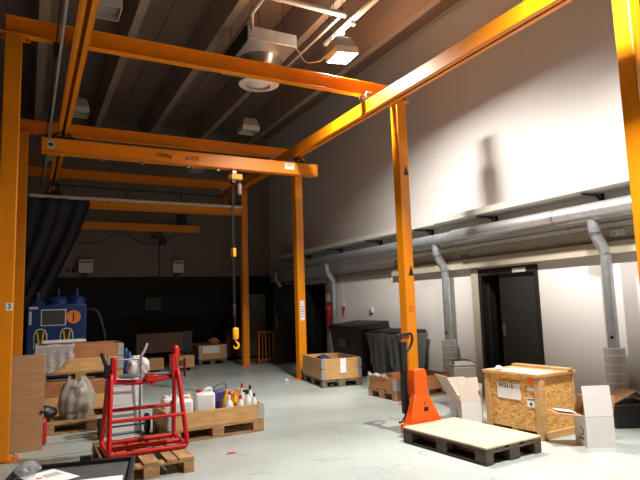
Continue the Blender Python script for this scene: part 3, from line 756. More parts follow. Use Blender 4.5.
# ------------------------------------------------------------------ OSB crate
CX, CY = 5.02, 4.44           # near corner on the floor
ca = R(3)
oc = thing('osb_crate', 'OSB shipping crate with timber frame, marked W31-5', 'crate', (CX, CY, 0), ca)
LXc, LYc, HC = .65, .79, .675
sk = MB()
for y in (.0, .36, .72): sk.span((0.03, y, 0), (LXc, y + .08, .08))
sk.out('skid', 'pine', oc, bevel=.004)
q = MB(); q.span((.022, .022, .08), (LXc - .02, LYc - .022, HC)); q.out('panel_body', 'osb', oc)
for (x, y) in ((0, 0), (0, LYc - .07), (LXc - .05, 0), (LXc - .05, LYc - .07)):
    MB().span((x, y, .002), (x + .022, y + .07, HC)).out('batten', 'pine', oc, bevel=.003)
MB().span((.022, -.002, .002), (.092, .02, HC)).out('batten', 'pine', oc, bevel=.003)
ld = MB().span((-.015, -.012, HC), (LXc + .01, LYc + .015, HC + .035)).out('lid', 'pine', oc, bevel=.004)
MB().span((.50, -.02, HC + .035), (.59, LYc + .0, HC + .065)).out('lid_batten', 'pine_y', ld, bevel=.004)
# paper, stickers on the face that looks to -x
MB().span((.016, .275, .40), (.0215, .61, .58)).out('paper_sheet', 'paper', oc)
text('W31-5', .075, 'ink', 'lettering', oc, (.0155, .585, .545), FACE_MX, bold=True)
MB().span((.016, .085, .60), (.0215, .175, .68 - .02)).out('orange_sticker', 'sticker_orange', oc)
MB().span((.016, .085, .52), (.0215, .175, .56)).out('shipping_label', 'paper', oc)
lb = MB().span((.016, .08, .34), (.0215, .19, .44)).out('shipping_label', 'paper', oc)
MB().span((.014, .085, .42), (.0159, .185, .435)).out('label_print', 'sticker_blue', lb)
MB().span((.014, .12, .36), (.0159, .15, .39)).out('label_print', 'ink', lb)
MB().tube([(.018, .28, .60), (.018, .34, .615), (.018, .4, .60), (.018, .47, .618), (.018, .55, .60)], .003, seg=5).out('scribble', 'ink_brown', oc)
t = thing('crumpled_paper', 'small crumpled white paper on top of the OSB crate', 'paper', (CX + .02, CY + .60, HC + .036))
MB().lathe([(0, 0), (.04, 0), (.05, .02), (.025, .05), (0, .055)], seg=7).out('wad', 'paper', t)
t = thing('paper_sheet', 'flat white paper lying on the OSB crate lid', 'paper', (CX + .17, CY + .36, HC + .0362), R(4))
MB().span((-.13, -.3, 0), (.14, .26, .003)).out('sheet', 'paper', t)

# ------------------------------------------------------------------ cardboard boxes
def carton(label, loc, rot, size, flaps, body='card_white', inner='card_inner', group='open cartons', mark=True):
    """flaps: dict side -> opening angle (90 = upright, 180 = straight out)"""
    w_, d_, h_ = size
    t = thing('carton', label, 'carton', loc, rot, group)
    q = MB(); e = .006
    q.span((-w_ / 2, -d_ / 2, 0), (w_ / 2, d_ / 2, e))
    q.span((-w_ / 2, -d_ / 2, e), (-w_ / 2 + e, d_ / 2, h_)); q.span((w_ / 2 - e, -d_ / 2, e), (w_ / 2, d_ / 2, h_))
    q.span((-w_ / 2 + e, -d_ / 2, e), (w_ / 2 - e, -d_ / 2 + e, h_)); q.span((-w_ / 2 + e, d_ / 2 - e, e), (w_ / 2 - e, d_ / 2, h_))
    q.out('body', body, t)
    for side, (ang, ln, m_) in flaps.items():
        a = R(ang)      # measured from lying shut (0) over upright (90) to straight out (180)
        f = MB()
        dx, dz = -math.cos(a), math.sin(a)
        nx, nz = -dz * .005, dx * .005
        if side in 'fb':
            s = -1 if side == 'f' else 1
            P = lambda x, l, k: (x, s * (d_ / 2 + dx * l + nx * k), h_ + dz * l + nz * k + .004)
            f.hexa([P(-w_ / 2, 0, 0), P(w_ / 2, 0, 0), P(w_ / 2, ln, 0), P(-w_ / 2, ln, 0), P(-w_ / 2, 0, 1), P(w_ / 2, 0, 1), P(w_ / 2, ln, 1), P(-w_ / 2, ln, 1)])
        else:
            s = -1 if side == 'l' else 1
            P = lambda y, l, k: (s * (w_ / 2 + dx * l + nx * k), y, h_ + dz * l + nz * k + .004)
            f.hexa([P(-d_ / 2, 0, 0), P(d_ / 2, 0, 0), P(d_ / 2, ln, 0), P(-d_ / 2, ln, 0), P(-d_ / 2, 0, 1), P(d_ / 2, 0, 1), P(d_ / 2, ln, 1), P(-d_ / 2, ln, 1)])
        f.out('flap', m_, t)
    if mark:
        q = MB(); y = -.02
        q.tube([(-w_ / 2 - .001, y + .04 * math.cos(a), .15 + .04 * math.sin(a)) for a in [R(60 + 24 * i) for i in range(11)]], .005, seg=6)
        q.out('printed_mark', 'ink', t)
        q = MB()
        for k in range(4): q.span((-w_ / 2 - .0015, y - .05 + k * .03, .065), (-w_ / 2, y - .032 + k * .03, .09))
        q.out('printed_mark', 'ink', t)
    return t
carton('open white carton with raised flaps between the pallet truck and the OSB crate', (*local((4.76, 5.42), R(-15), .14, .17), 0), R(-15), (.28, .34, .31),
       {'f': (72, .29, 'card_inner'), 'l': (120, .36, 'card_inner'), 'b': (112, .26, 'card_inner'), 'r': (95, .2, 'card_inner')})
t = thing('white_packet', 'white packet sticking up inside the open carton by the OSB crate', 'packet', (*local((4.76, 5.42), R(-15), .06, .13), .01), R(-15))
MB().box((-.02, 0, .2), (.03, .12, .36), (0, R(-8), 0)).out('packet_body', 'paper', t, bevel=.004)
carton('second white carton squeezed in behind the open one beside the OSB crate', (5.20, 5.86, 0), R(-4), (.22, .30, .30),
       {'f': (60, .1, 'card_inner'), 'l': (20, .1, 'card_inner'), 'r': (100, .14, 'card_inner')})
carton('open white carton with tall flap at right, in front of the OSB crate', (*local((5.155, 3.99), R(-27), .147, .13), 0), R(-27), (.295, .26, .31),
       {'f': (84, .31, 'card_white'), 'l': (172, .30, 'card_brown'), 'r': (100, .2, 'card_brown'), 'b': (60, .24, 'card_brown')})
t = thing('paper_sheet', 'white paper lying on the folded-out flap of the right carton', 'paper', (*local((5.155, 3.99), R(-27), -.15, .15), .360), R(-27))
MB().box((0, 0, 0), (.19, .14, .003), (0, R(8), 0)).out('sheet', 'paper', t)
t = thing('brown_packing', 'brown cardboard packing sticking out of the right carton', 'cardboard', (*local((5.155, 3.99), R(-27), .14, .15), .01), R(-27))
MB().box((-.07, .0, .24), (.02, .16, .42), (0, R(14), 0)).box((.04, .03, .27), (.16, .02, .5), (R(-4), 0, 0)).box((.03, .035, .52), (.13, .08, .02), (0, R(-6), 0)).out('insert', 'card_brown', t, bevel=.003)
# grey waste bin behind
t = thing('waste_bin', 'grey plastic bin with dark rim behind the open carton', 'bin', (5.60, 6.32, 0), R(-20))
MB().hexa([(-.13, -.1, 0), (.13, -.1, 0), (.13, .1, 0), (-.13, .1, 0), (-.165, -.13, .62), (.165, -.13, .62), (.165, .13, .62), (-.165, .13, .62)]).out('bin_body', 'grey_plastic', t, bevel=.025)
MB().hexa([(-.17, -.135, .62), (.17, -.135, .62), (.17, .135, .62), (-.17, .135, .62), (-.13, -.11, .68), (.13, -.11, .68), (.13, .11, .68), (-.13, .11, .68)]).out('lid', 'grey_plastic', t, bevel=.02)
MB().tube([(-.15, -.1, .655), (-.12, .08, .69), (.12, .08, .69), (.15, -.1, .655)], .012, seg=8, fillet=.05).out('dark_rim', 'black_plastic', t)
# black box at the far right with a brown carton flap
t = thing('black_box', 'black box at the right edge holding brown cardboard', 'box', (6.43, 4.42, 0), R(-28))
MB().hexa([(-.21, -.18, 0), (.21, -.18, 0), (.21, .18, 0), (-.21, .18, 0), (-.23, -.2, .28), (.23, -.2, .28), (.23, .2, .28), (-.23, .2, .28)]).out('box_body', 'black_plastic', t, bevel=.02)
t = thing('cardboard_sheet', 'brown cardboard sheet leaning over the black box at the right edge', 'cardboard', (6.43, 4.42, .29), R(-28))
MB().box((-.09, .0, .06), (.36, .36, .008), (0, R(-26), 0)).box((.18, 0, .06), (.3, .36, .008), (0, R(30), 0)).out('sheet', 'card_brown', t)

# ------------------------------------------------------------------ bins by the wall
bn = thing('waste_container', 'wide black four-wheeled waste container against the white wall', 'bin', (6.66, 10.88, 0))
MB().hexa([(-.3, -.58, .14), (.3, -.58, .14), (.3, .58, .14), (-.3, .58, .14), (-.38, -.66, 1.02), (.38, -.66, 1.02), (.38, .66, 1.02), (-.38, .66, 1.02)]).out('container_body', 'bin_black', bn, bevel=.03)
MB().span((-.41, -.69, 1.0), (.40, .69, 1.05)).out('rim', 'bin_black', bn, bevel=.012)
q = MB(); q.hexa([(-.41, -.69, 1.05), (.39, -.69, 1.05), (.39, .69, 1.05), (-.41, .69, 1.05), (-.30, -.66, 1.10), (.39, -.66, 1.17), (.39, .66, 1.17), (-.30, .66, 1.10)]); q.out('lid', 'black_plastic', bn, bevel=.012)
MB().span((-.39, -.08, .62), (-.345, .24, .78)).out('label_plate', 'grey_plastic', bn, bevel=.006)
for sx in (-.22, .22):
    for sy in (-.48, .48):
        MB().cyl((sx, sy - .03, .07), (sx, sy + .03, .07), .07, seg=18).out('caster', 'rubber', bn)
        MB().box((sx, sy, .115), (.06, .08, .06)).out('fork', 'dark_steel', bn)
def wheelie(label, loc):
    t = thing('wheelie_bin', label, 'bin', loc, 0, 'wheelie bins by the wall')
    MB().hexa([(-.2, -.21, .03), (.22, -.21, .03), (.22, .21, .03), (-.2, .21, .03), (-.31, -.28, .92), (.30, -.28, .92), (.30, .28, .92), (-.31, .28, .92)]).out('bin_body', 'bin_grey', t, bevel=.03)
    MB().span((-.335, -.29, .90), (.32, .29, .95)).out('rim', 'bin_grey', t, bevel=.01)
    MB().hexa([(-.35, -.295, .95), (.30, -.295, .95), (.30, .295, .95), (-.35, .295, .95), (-.30, -.26, .985), (.28, -.26, 1.02), (.28, .26, 1.02), (-.30, .26, .985)]).out('lid', 'black_plastic', t, bevel=.012)
    MB().tube([(.31, -.2, .98), (.34, -.2, .98), (.34, .2, .98), (.31, .2, .98)], .014, seg=8, fillet=.02).out('grab_bar', 'black_plastic', t)
    for s in (-1, 1): MB().cyl((.19, s * .22, .1), (.19, s * .28, .1), .1, seg=20).out('wheel', 'rubber', t)
    MB().cyl((.19, -.22, .1), (.19, .22, .1), .012, seg=8).out('axle', 'dark_steel', t)
    for s in (-.12, .06): MB().span((-.335, s, .3), (-.285, s + .05, .85)).out('front_rib', 'bin_grey', t, bevel=.01)
    return t
w0 = wheelie('grey wheelie bin next to the wide black container', (6.70, 9.85, 0))
dup(w0, (6.70, 9.12, 0), 0, 'grey wheelie bin partly behind the middle crane post')

# ------------------------------------------------------------------ red tube stand
rs = thing('red_stand', 'red tubular steel stand with cradle standing on a pallet', 'stand', (1.11, 6.15, .146))
tr = .024
for s in (-1, 1):
    MB().tube([(s * .38, -.31, tr), (s * .38, .31, tr), (s * .335, .07, .77), (s * .335, -.07, .77)], tr, seg=12, closed=True, fillet=.09).out('side_frame', 'red_paint', rs)
for y, lab in ((-.29, 0), (.0, 0), (.29, 0)):
    MB().cyl((-.37, y, tr + .001), (.37, y, tr + .001), tr, seg=12).out('base_bar', 'red_paint', rs)
def legp(y_s, z):   # y of a leg at height z
    return y_s * (.31 - (.31 - .075) * (z - tr) / (.80 - tr)), .38 - .045 * (z - tr) / (.80 - tr)
for ys, z in ((-1, .33), (1, .37)):
    y, x = legp(ys, z)
    MB().cyl((-x, y, z), (x, y, z), .019, seg=12).out('cross_bar', 'red_paint', rs)
for s in (-1, 1):
    MB().span((s * .305 - .028, -.07, .67), (s * .305 + .022, .07, .93)).out('cheek_plate', 'red_paint', rs, bevel=.006)
MB().tube([(-.31, 0, .69), (-.12, 0, .665), (.1, 0, .67), (.31, 0, .70)], .026, seg=12, fillet=.1).out('cradle_bar', 'red_paint', rs)
MB().box((.07, -.02, .70), (.12, .1, .07)).box((.08, -.03, .65), (.03, .05, .06)).out('cradle_block', 'red_paint', rs, bevel=.008)
MB().cyl((-.27, -.02, .75), (.29, -.02, .745), .010, seg=10).out('rod', 'steel', rs)
MB().lathe([(0, 0), (.1, 0), (.105, .008), (.06, .016), (0, .018)], (-.15, -.03, .72), 20).out('dish', 'steel', rs)
kb = MB(); kb.lathe([(0, .88), (.035, .88), (.042, .93), (.038, .99), (.022, 1.02), (0, 1.025)], (.33, 0, 0), 16); kb.out('post_knob', 'red_paint', rs)
q = MB(); q.span((.36, -.02, .80), (.43, .0, .86)); q.span((.42, -.03, .68), (.435, .03, .88)); q.out('latch_plate', 'dark_red', rs, bevel=.004)
q = MB(); q.box((-.37, -.02, .80), (.055, .06, .14)); q.cyl((-.38, -.02, .85), (-.43, -.06, .99), .018); q.out('clamp_handle', 'black_plastic', rs, bevel=.008)

# ------------------------------------------------------------------ canisters and bottles
def jerrycan(label, x, y, z, w_, d_, h_, cap, rot=0):
    t = thing('jerrycan', label, 'canister', (x, y, z), rot, 'white canisters')
    MB().hexa([(-w_ / 2, -d_ / 2, 0), (w_ / 2, -d_ / 2, 0), (w_ / 2, d_ / 2, 0), (-w_ / 2, d_ / 2, 0), (-w_ / 2, -d_ / 2, h_ * .9), (w_ / 2, -d_ / 2, h_ * .9), (w_ / 2, d_ / 2, h_ * .9), (-w_ / 2, d_ / 2, h_ * .9)]).out('canister_body', 'white_plastic', t, bevel=.035)
    MB().tube([(.0, 0, h_ * .88), (.02, 0, h_ * .99), (w_ * .36, 0, h_ * .99), (w_ * .4, 0, h_ * .88)], .016, seg=8, fillet=.03).out('handle', 'white_plastic', t)
    MB().cyl((-w_ * .25, 0, h_ * .88), (-w_ * .25, 0, h_ * .98), .032, seg=16).out('cap', cap, t)
    return t
ZP = .146
jerrycan('tall white canister with red cap in the pine collar', 1.98, 6.97, ZP, .25, .2, .42, 'cap_red')
jerrycan('shorter white canister left of the tall red-capped one', 1.70, 6.95, ZP, .25, .2, .36, 'white_plastic')
jerrycan('white canister at the back left corner of the pine collar', 1.63, 7.28, ZP, .2, .18, .34, 'white_plastic')
def bottle(label, x, y, h_, r, m_, cap, spray=False):
    t = thing('bottle', label, 'bottle', (x, y, ZP), random.uniform(-1, 1), 'bottles in the pine collar')
    h_ += .06
    MB().lathe([(0, 0), (r * .9, 0), (r, .012), (r, h_ * .58), (r * .8, h_ * .72), (r * .35, h_ * .84), (r * .32, h_ * .88), (0, h_ * .88)], seg=18).out('bottle_body', m_, t)
    if spray:
        q = MB(); q.cyl((0, 0, h_ * .87), (0, 0, h_ * .95), r * .4); q.box((-.02, 0, h_ * .97), (.08, .025, .03)); q.box((-.03, 0, h_ * .91), (.012, .015, .05), (0, .4, 0)); q.out('spray_head', cap, t, bevel=.003)
    else:
        MB().cyl((0, 0, h_ * .87), (0, 0, h_), r * .42, r * .36, seg=14).out('cap', cap, t)
    return t
bottle('yellow bottle standing next to the tall canister', 2.30, 7.05, .31, .055, 'bottle_yellow', 'bottle_yellow')
bottle('second yellow bottle behind the front white bottle', 2.395, 7.0, .28, .05, 'bottle_yellow', 'bottle_yellow')
bottle('white cone-shouldered bottle in front of the yellow one', 2.27, 6.86, .26, .055, 'bottle_white', 'bottle_white')
bottle('low white bottle beside the cone-shouldered one', 2.42, 6.86, .245, .045, 'bottle_white', 'cap_red')
bottle('tall white bottle with red and yellow cap', 2.52, 7.08, .36, .04, 'bottle_white', 'cap_red')
bottle('white spray bottle with black head near the collar end', 2.515, 6.86, .30, .045, 'bottle_white', 'black_plastic', True)
bottle('white bottle with black cap between the spray bottles', 2.61, 6.88, .25, .04, 'bottle_white', 'black_plastic')
bottle('tall white bottle with black cap at the collar end', 2.62, 7.05, .33, .042, 'bottle_white', 'black_plastic')
t = thing('crumpled_bag', 'purple and orange plastic bag behind the yellow bottles', 'bag', (2.30, 7.30, ZP))
MB().hexa([(-.2, -.1, 0), (.1, -.1, 0), (.1, .1, 0), (-.2, .1, 0), (-.17, -.08, .33), (.09, -.08, .36), (.09, .08, .34), (-.17, .08, .32)]).out('bag_body', 'pack_purple', t, bevel=.03)
MB().hexa([(.102, -.09, 0), (.26, -.09, 0), (.26, .09, 0), (.102, .09, 0), (.11, -.07, .31), (.22, -.06, .29), (.22, .06, .29), (.11, .07, .30)]).out('orange_side', 'pack_orange', t, bevel=.03)
MB().tube([(-.12, 0, .32), (-.06, 0, .40), (.06, 0, .42), (.085, 0, .34)], .006, seg=6, fillet=.05).out('carry_loop', 'black_plastic', t)
t = thing('wooden_block', 'pale wooden block standing behind the yellow bottles', 'block', (2.595, 7.40, ZP))
MB().box((0, 0, .155), (.1, .05, .31)).out('block_body', 'pine', t, bevel=.004)
t = thing('tan_sack', 'tan paper sack in the collar left of the canisters', 'sack', (1.86, 7.36, ZP))
MB().lathe([(0, 0), (.1, 0), (.12, .08), (.1, .25), (.05, .33), (0, .34)], seg=12).out('sack_body', 'card_brown', t)
t = thing('red_scrap', 'tiny red scrap on the floor right of the red stand', 'scrap', (1.98, 5.95, .0005))
MB().prism([(-.05, -.02), (.04, -.025), (.06, .01), (-.01, .03)], lambda u, v, d: (u, v, d), 0, .006).out('scrap_body', 'red_paint', t)

# ------------------------------------------------------------------ hand truck with boxes
ht = thing('hand_truck', 'silver hand truck loaded with white boxes behind the red stand', 'hand truck', (1.12, 7.62, 0), PI)
for s in (-1, 1):
    MB().tube([(s * .2, .0, .03), (s * .2, .02, .3), (s * .2, .10, 1.0)], .017, seg=10).out('rail', 'steel', ht)
    MB().cyl((s * .255, .08, .125), (s * .305, .08, .125), .125, seg=24).out('wheel', 'rubber', ht, bevel=.012)
    MB().cyl((s * .25, .08, .125), (s * .31, .08, .125), .05, seg=16).out('hub', 'steel', ht)
MB().tube([(-.2, .10, .98), (-.235, .11, 1.03), (-.27, .13, 1.13)], .015, seg=10, fillet=.05).out('handle', 'white_plastic', ht)
for z in (.3, .62, .94): MB().cyl((-.2, .02 + .08 * (z - .3) / .7, z), (.2, .02 + .08 * (z - .3) / .7, z), .013, seg=8).out('cross_bar', 'steel', ht)
MB().span((-.24, -.27, .012), (.24, .0, .02)).out('toe_plate', 'steel', ht)
MB().cyl((-.25, .08, .125), (.25, .08, .125), .012, seg=8).out('axle', 'dark_steel', ht)
for k, (zz, hh, lab) in enumerate(((.021, .34, 'lower white box on the silver hand truck'), (.362, .32, 'upper white box on the silver hand truck'))):
    t = thing('white_box', lab, 'box', (1.12, 7.79, zz), R(1 + 2 * k))
    MB().span((-.19, -.12, 0), (.24, .12, hh)).out('box_body', 'card_white', t, bevel=.006)
def lump(name, label, cat, loc, size, m_, seed, n=1, rough=.22, spike=0):
    t = thing(name, label, cat, loc)
    q = MB(); bmesh.ops.create_icosphere(q.bm, subdivisions=4, radius=1)
    rnd = random.Random(seed); ks = [(Vector((rnd.uniform(-1, 1), rnd.uniform(-1, 1), rnd.uniform(-1, 1))).normalized() * rnd.uniform(2, 6), rnd.uniform(0, 6)) for _ in range(9)]
    for v in q.bm.verts:
        d = sum(math.sin(v.co.dot(k) + p) for k, p in ks) / 9 + .5 * sum(abs(math.sin(v.co.dot(k) * 1.7 + p)) for k, p in ks[:4]) / 4 - .3
        c = v.co * (1 + rough * d * 1.5)
        v.co = Vector((c.x * size[0], c.y * size[1], max(c.z, -.9) * size[2] + size[2] * .9))
    q.out('lump_body', m_, t, angle=60)
    return t
lump('white_bag', 'crumpled white plastic bag on the boxes of the hand truck', 'bag', (1.34, 7.79, .683), (.12, .1, .14), 'white_bag', 3, rough=.45)
lump('blue_bag', 'blue plastic bag standing between the collar stack and the hand truck', 'bag', (1.50, 9.8, 0), (.12, .14, .48), 'blue_bag', 5)
# ------------------------------------------------------------------ left corner things
lb_ = thing('brown_board', 'tall brown wooden board leaning by the left crane post', 'board', (.03, 7.36, 0))
MB().box((-.01, .05, .54), (.37, .02, 1.08), (R(-4), R(1), 0)).out('panel', 'board_brown', lb_, bevel=.003)
MB().cyl((.155, .015, .42), (.155, .03, .42), .018, seg=12).out('knot_hole', 'ink_brown', lb_)
t = thing('red_canister', 'red plastic canister peeking out behind the brown board', 'canister', (.15, 7.68, 0))
MB().span((-.1, -.1, 0), (.1, .1, .3)).out('canister_body', 'cap_red', t, bevel=.03)
MB().tube([(-.06, 0, .29), (-.05, 0, .36), (.05, 0, .36), (.06, 0, .29)], .014, seg=8, fillet=.03).out('handle', 'cap_red', t)
t = thing('plastic_bag', 'large foggy plastic bag standing on the left pallet', 'plastic bag', (.63, 8.42, .146))
def bagfn(u, v):
    a = 2 * PI * u
    r_ = .15 + .045 * math.sin(PI * min(1, v * 1.15)) - .085 * v ** 3 + .03 * (1 - v) ** 4
    r_ *= 1 + .10 * math.sin(5 * a + 2 * v) * (.4 + v) + .05 * math.sin(11 * a - 3 * v) + .03 * math.sin(17 * v + 3 * a)
    split = 1 + .35 * v ** 2 * abs(math.cos(a))
    return (r_ * math.cos(a) * split * 1.1, r_ * math.sin(a) * .85, .56 * v - .10 * v ** 4 * (1 - abs(math.cos(a))) + .02 * math.sin(6 * a) * v)
q = MB(); q.grid(bagfn, 60, 30); bmesh.ops.remove_doubles(q.bm, verts=q.bm.verts[:], dist=.0005)
q.out('film', 'foggy_wrap', t, angle=50)
q = MB(); q.lathe([(0, .002), (.14, .002), (.15, .2), (.12, .42), (.05, .47), (0, .47)], seg=20); q.out('contents', 'grey_plastic', t)
lump('black_bag', 'black rubbish bag on the pallet left of the foggy bag', 'bag', (.22, 8.32, .146), (.165, .15, .11), 'black_plastic', 12)
# plastic wrap draped over the upper stack corner
t = thing('plastic_wrap', 'clear plastic wrap draped over the left end of the collar stack', 'plastic wrap', (cf[0] - .36, cf[1], 1.075))
def wrap(u, v):
    x = -.26 + .52 * u
    if v < .45: y = .3 - .72 * (v / .45); z = .02 + .008 * math.sin(11 * u + 6 * v) + .006 * math.sin(17 * v)
    else:
        k = (v - .45) / .55; y = -.425 - .025 * math.sin(13 * u + 2 + k) ** 2 * k - .02 * k; z = .02 - .50 * k * (1 - .55 * u) + .02 * math.sin(9 * u) * k
    return (x + .015 * math.sin(16 * v), y, z)
MB().grid(wrap, 26, 34).out('film', 'clear_wrap', t, angle=80, solid=.003)
t = thing('foam_slab', 'pale flat slab on top of the wrapped collar stack', 'slab', (cf[0] - .22, cf[1] - .1, 1.112))
MB().span((-.3, -.2, 0), (.3, .2, .035)).out('slab_body', 'white_bag', t, bevel=.008)
# blue machine
bm_ = thing('blue_machine', 'blue machine cabinet with window and orange round sign left of the hall', 'machine', (.5, 11.75, 0))
MB().span((-.5, -.35, .08), (.5, .4, 1.72)).out('cabinet', 'machine_blue', bm_, bevel=.02)
MB().span((-.46, -.3, 0), (.46, .35, .08)).out('plinth', 'black_plastic', bm_)
for x, r_, hh in ((-.33, .15, 1.80), (.02, .19, 1.86), (.34, .16, 1.88)):
    MB().lathe([(r_, 1.715), (r_, hh - .06), (r_ * .75, hh - .01), (.03, hh + .01), (.026, hh + .15), (0, hh + .15)], (x, -.1, 0), 28).out('dome', 'machine_blue', bm_)
wn = MB().span((-.27, -.365, 1.33), (.15, -.352, 1.63)).out('window_frame', 'off_white', bm_)
MB().span((-.25, -.372, 1.35), (.13, -.366, 1.61)).out('pane', 'machine_window', wn)
MB().cyl((.275, -.352, 1.48), (.275, -.366, 1.48), .125, seg=28).out('round_sign', 'signal_orange', bm_)
MB().box((.275, -.37, 1.48), (.02, .004, .15)).out('sign_mark', 'ink_brown', bm_)
for x in (-.27, .165):
    sg = MB().prism([(-.11, .92), (.11, .92), (.11, 1.18), (.08, 1.26), (0, 1.29), (-.08, 1.26), (-.11, 1.18)], lambda u, v, d, x=x: (x + u, -.352 - d, v), 0, .012).out('hatch', 'off_white', bm_)
    MB().prism([(-.095, .93), (.095, .93), (.095, 1.17), (.07, 1.245), (0, 1.272), (-.07, 1.245), (-.095, 1.17)], lambda u, v, d, x=x: (x + u, -.365 - d, v), 0, .004).out('glass', 'dark_steel', sg)
    for k in (-1, 1):
        MB().box((x + k * .035, -.372, 1.1), (.022, .005, .26), (0, k * R(9), 0)).out('stripe', 'hazard_yellow', sg)
MB().span((-.46, -.356, 1.64), (-.32, -.351, 1.68)).out('label', 'off_white', bm_)
MB().span((-.46, -.356, 1.36), (-.42, -.351, 1.60)).out('label', 'off_white', bm_)
MB().tube([(.5, .0, 1.62), (.72, -.05, 1.6), (.88, -.05, 1.1), (.86, 0, .3), (.8, 0, .03)], .03, seg=10, fillet=.3).out('hose', 'black_plastic', bm_)
# dark far crates
t = thing('brown_panel_crate', 'dark brown panel crate in the gloom behind the red stand', 'crate', (3.2, 15.35, 0))
MB().span((-.68, -.3, .45), (.52, .3, .95)).out('panel', 'dark_board', t, bevel=.01)
MB().span((.52, -.28, .4), (.78, .28, .98)).out('end_frame', 'dark_steel', t, bevel=.01)
for x in (-.5, .5): MB().span((x - .05, -.25, .0), (x + .05, .25, .45)).out('leg', 'dark_board', t)
for x, y, hh, lab in ((2.85, 14.55, .36, 'small crate under the dark panel, left one'), (3.62, 14.55, .38, 'small crate under the dark panel, right one')):
    t = thing('small_crate', lab, 'crate', (x, y, 0))
    MB().span((-.22, -.2, .08), (.22, .2, hh)).out('crate_body', 'collar_pine', t, bevel=.005)
    for s in (-.17, .17): MB().span((s - .05, -.18, 0), (s + .05, .18, .08)).out('foot', 'pallet_grey', t)
t = thing('tan_sack', 'tan sack lying on the far labelled crate', 'sack', (4.85, 16.0, .54))
MB().lathe([(0, 0), (.16, 0), (.18, .07), (.1, .16), (0, .18)], seg=14).out('sack_body', 'card_brown', t)
t = thing('dark_red_cabinet', 'dark red low cabinet in the shadows behind the hanging hook', 'cabinet', (5.62, 16.4, 0))
MB().span((-.36, -.3, .1), (.3, .3, .9)).out('cabinet_body', 'dark_red', t, bevel=.03)
MB().span((-.38, -.32, .9), (.32, .32, .94)).out('top', 'black_plastic', t, bevel=.01)
for x in (-.3, .2): MB().cyl((x, -.22, .05), (x, -.16, .05), .05).out('wheel', 'rubber', t)
# gate and locker
gt = thing('yellow_gate', 'thin yellow tube gate beside the farthest crane post', 'gate', (5.98, 14.75, 0), R(14))
MB().tube([(-.24, 0, .02), (-.24, 0, .86), (.24, 0, .86), (.24, 0, .02)], .02, seg=8, fillet=.04).out('frame_tube', 'orange_paint', gt)
for x in (-.12, 0, .12): MB().cyl((x, 0, .08), (x, 0, .85), .012, seg=8).out('bar', 'orange_paint', gt)
MB().cyl((-.23, 0, .08), (.23, 0, .08), .015, seg=8).out('bottom_bar', 'orange_paint', gt)
MB().cyl((-.3, .02, .0), (-.3, .02, 1.18), .018, seg=8).cyl((.28, .02, .0), (.28, .02, 1.1), .018, seg=8).out('side_post', 'dark_red', gt)
lk = thing('locker', 'pale grey steel locker between the two farthest posts', 'locker', (6.35, 16.5, 0))
MB().span((-.38, -.25, .08), (.25, .3, 1.95)).out('locker_body', 'grey_plastic', lk, bevel=.008)
MB().span((-.36, -.262, .12), (.23, -.251, 1.92)).out('door', 'grey_plastic', lk, bevel=.004)
MB().span((.15, -.27, 1.0), (.18, -.263, 1.12)).out('handle', 'dark_steel', lk)
MB().span((-.38, -.25, 0), (.25, .3, .08)).out('plinth', 'dark_steel', lk)
# cups on the floor near the far post
t = thing('crumpled_paper', 'small crumpled white scrap on the floor left of the far post', 'scrap', (4.80, 10.75, 0.0))
MB().lathe([(0, 0), (.05, 0), (.06, .03), (.03, .06), (0, .07)], seg=7).out('wad', 'white_bag', t)

# ------------------------------------------------------------------ black tray case in the foreground
fa = R(-12)
fc = thing('black_case', 'black open tray-like case with papers in it at the lower left', 'case', (.29, 4.46, 0), fa)
q = MB(); q.span((-.42, -.52, .10), (.42, .44, .36)); q.out('case_body', 'tray_edge', fc, bevel=.01)
MB().span((-.40, -.50, .361), (.40, .42, .368)).out('lining', 'tray_black', fc)
for a, b2 in (((-.43, .42, .36), (.43, .45, .40)), ((-.43, -.53, .36), (.43, -.50, .40)), ((-.43, -.50, .36), (-.40, .42, .40)), ((.40, -.50, .36), (.43, .42, .40))):
    MB().span(a, b2).out('rim', 'tray_edge', fc, bevel=.004)
for sx in (-.36, .36):
    for sy in (-.45, .38): MB().span((sx - .05, sy - .05, 0), (sx + .05, sy + .05, .1)).out('foot', 'tray_edge', fc)
MB().span((.02, .425, .40), (.1, .46, .43)).out('latch', 'black_plastic', fc)
t = thing('paper_sheet', 'white paper with an orange mark lying in the black case', 'paper', (*local((.29, 4.46), fa, -.15, .16), .372), fa + R(38))
MB().span((-.13, -.18, 0), (.13, .18, .003)).out('sheet', 'paper', t)
MB().cyl((-.06, .03, .003), (-.06, .03, .0045), .022, seg=16).out('orange_mark', 'sticker_orange', t)
for k in range(3): MB().span((-.02, .06 - k * .03, .003), (.1, .072 - k * .03, .004)).out('print_line', 'ink_grey', t)
t = thing('paper_sheet', 'white paper at the lower right corner of the black case', 'paper', (*local((.29, 4.46), fa, .20, -.13), .372), fa + R(2))
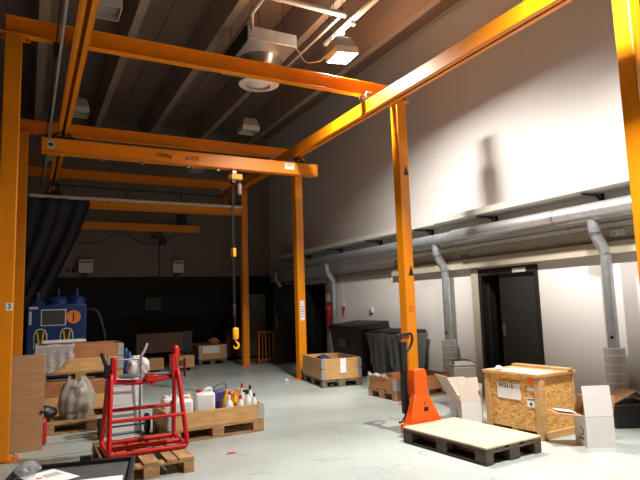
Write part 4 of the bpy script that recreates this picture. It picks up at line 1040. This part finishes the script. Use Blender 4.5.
MB().span((-.21, -.15, 0), (.17, .13, .003)).out('sheet', 'paper', t)
lump('clear_bag', 'crumpled clear plastic at the left end of the black case', 'plastic', (*local((.29, 4.46), fa, -.31, .26), .376), (.085, .11, .05), 'clear_wrap', 21, rough=.35)

# ------------------------------------------------------------------ light
def lamp(t, power, size, col=(1.0, .965, .91)):
    l = bpy.data.lights.new('hall_lamp', 'AREA'); l.energy = power; l.shape = 'SQUARE'; l.size = size; l.color = col
    o = bpy.data.objects.new('hall_lamp', l); COL.objects.link(o); o.parent = t; o.location = (0, 0, .078)
    return o
lamp(LIT[0], 420, .23)
lamp(LIT[1], 545, .2)
ul = bpy.data.lights.new('hall_lamp_up', 'AREA'); ul.energy = 26; ul.shape = 'SQUARE'; ul.size = .22; ul.color = (1.0, .9, .72)
uo = bpy.data.objects.new('hall_lamp_up', ul); COL.objects.link(uo); uo.parent = LIT[0]; uo.location = (0, 0, .315); uo.rotation_euler = (PI, 0, 0)
w_ = bpy.data.worlds.new('world'); scene.world = w_; w_.use_nodes = True
w_.node_tree.nodes['Background'].inputs['Color'].default_value = (.02, .02, .022, 1)

# ------------------------------------------------------------------ camera
cam = bpy.data.cameras.new('camera'); co = bpy.data.objects.new('camera', cam); COL.objects.link(co)
cam.sensor_width = 36; cam.lens = 36 * 554.86 / 640; cam.clip_start = .05
yaw, pitch, roll = R(27.877), R(6.7046), R(-1.8053)
fwd = Vector((math.sin(yaw) * math.cos(pitch), math.cos(yaw) * math.cos(pitch), math.sin(pitch)))
rt = Vector((math.cos(yaw), -math.sin(yaw), 0)); up = rt.cross(fwd)
r2 = rt * math.cos(roll) + up * math.sin(roll); u2 = -rt * math.sin(roll) + up * math.cos(roll)
Mx = Matrix((r2, u2, -fwd)).transposed().to_4x4(); Mx.translation = (0, 0, 1.55)
co.matrix_world = Mx
scene.camera = co
vs = scene.view_settings
vs.view_transform = 'Standard'; vs.look = 'None'; vs.exposure = 0.0; vs.gamma = 1.0; vs.use_curve_mapping = False
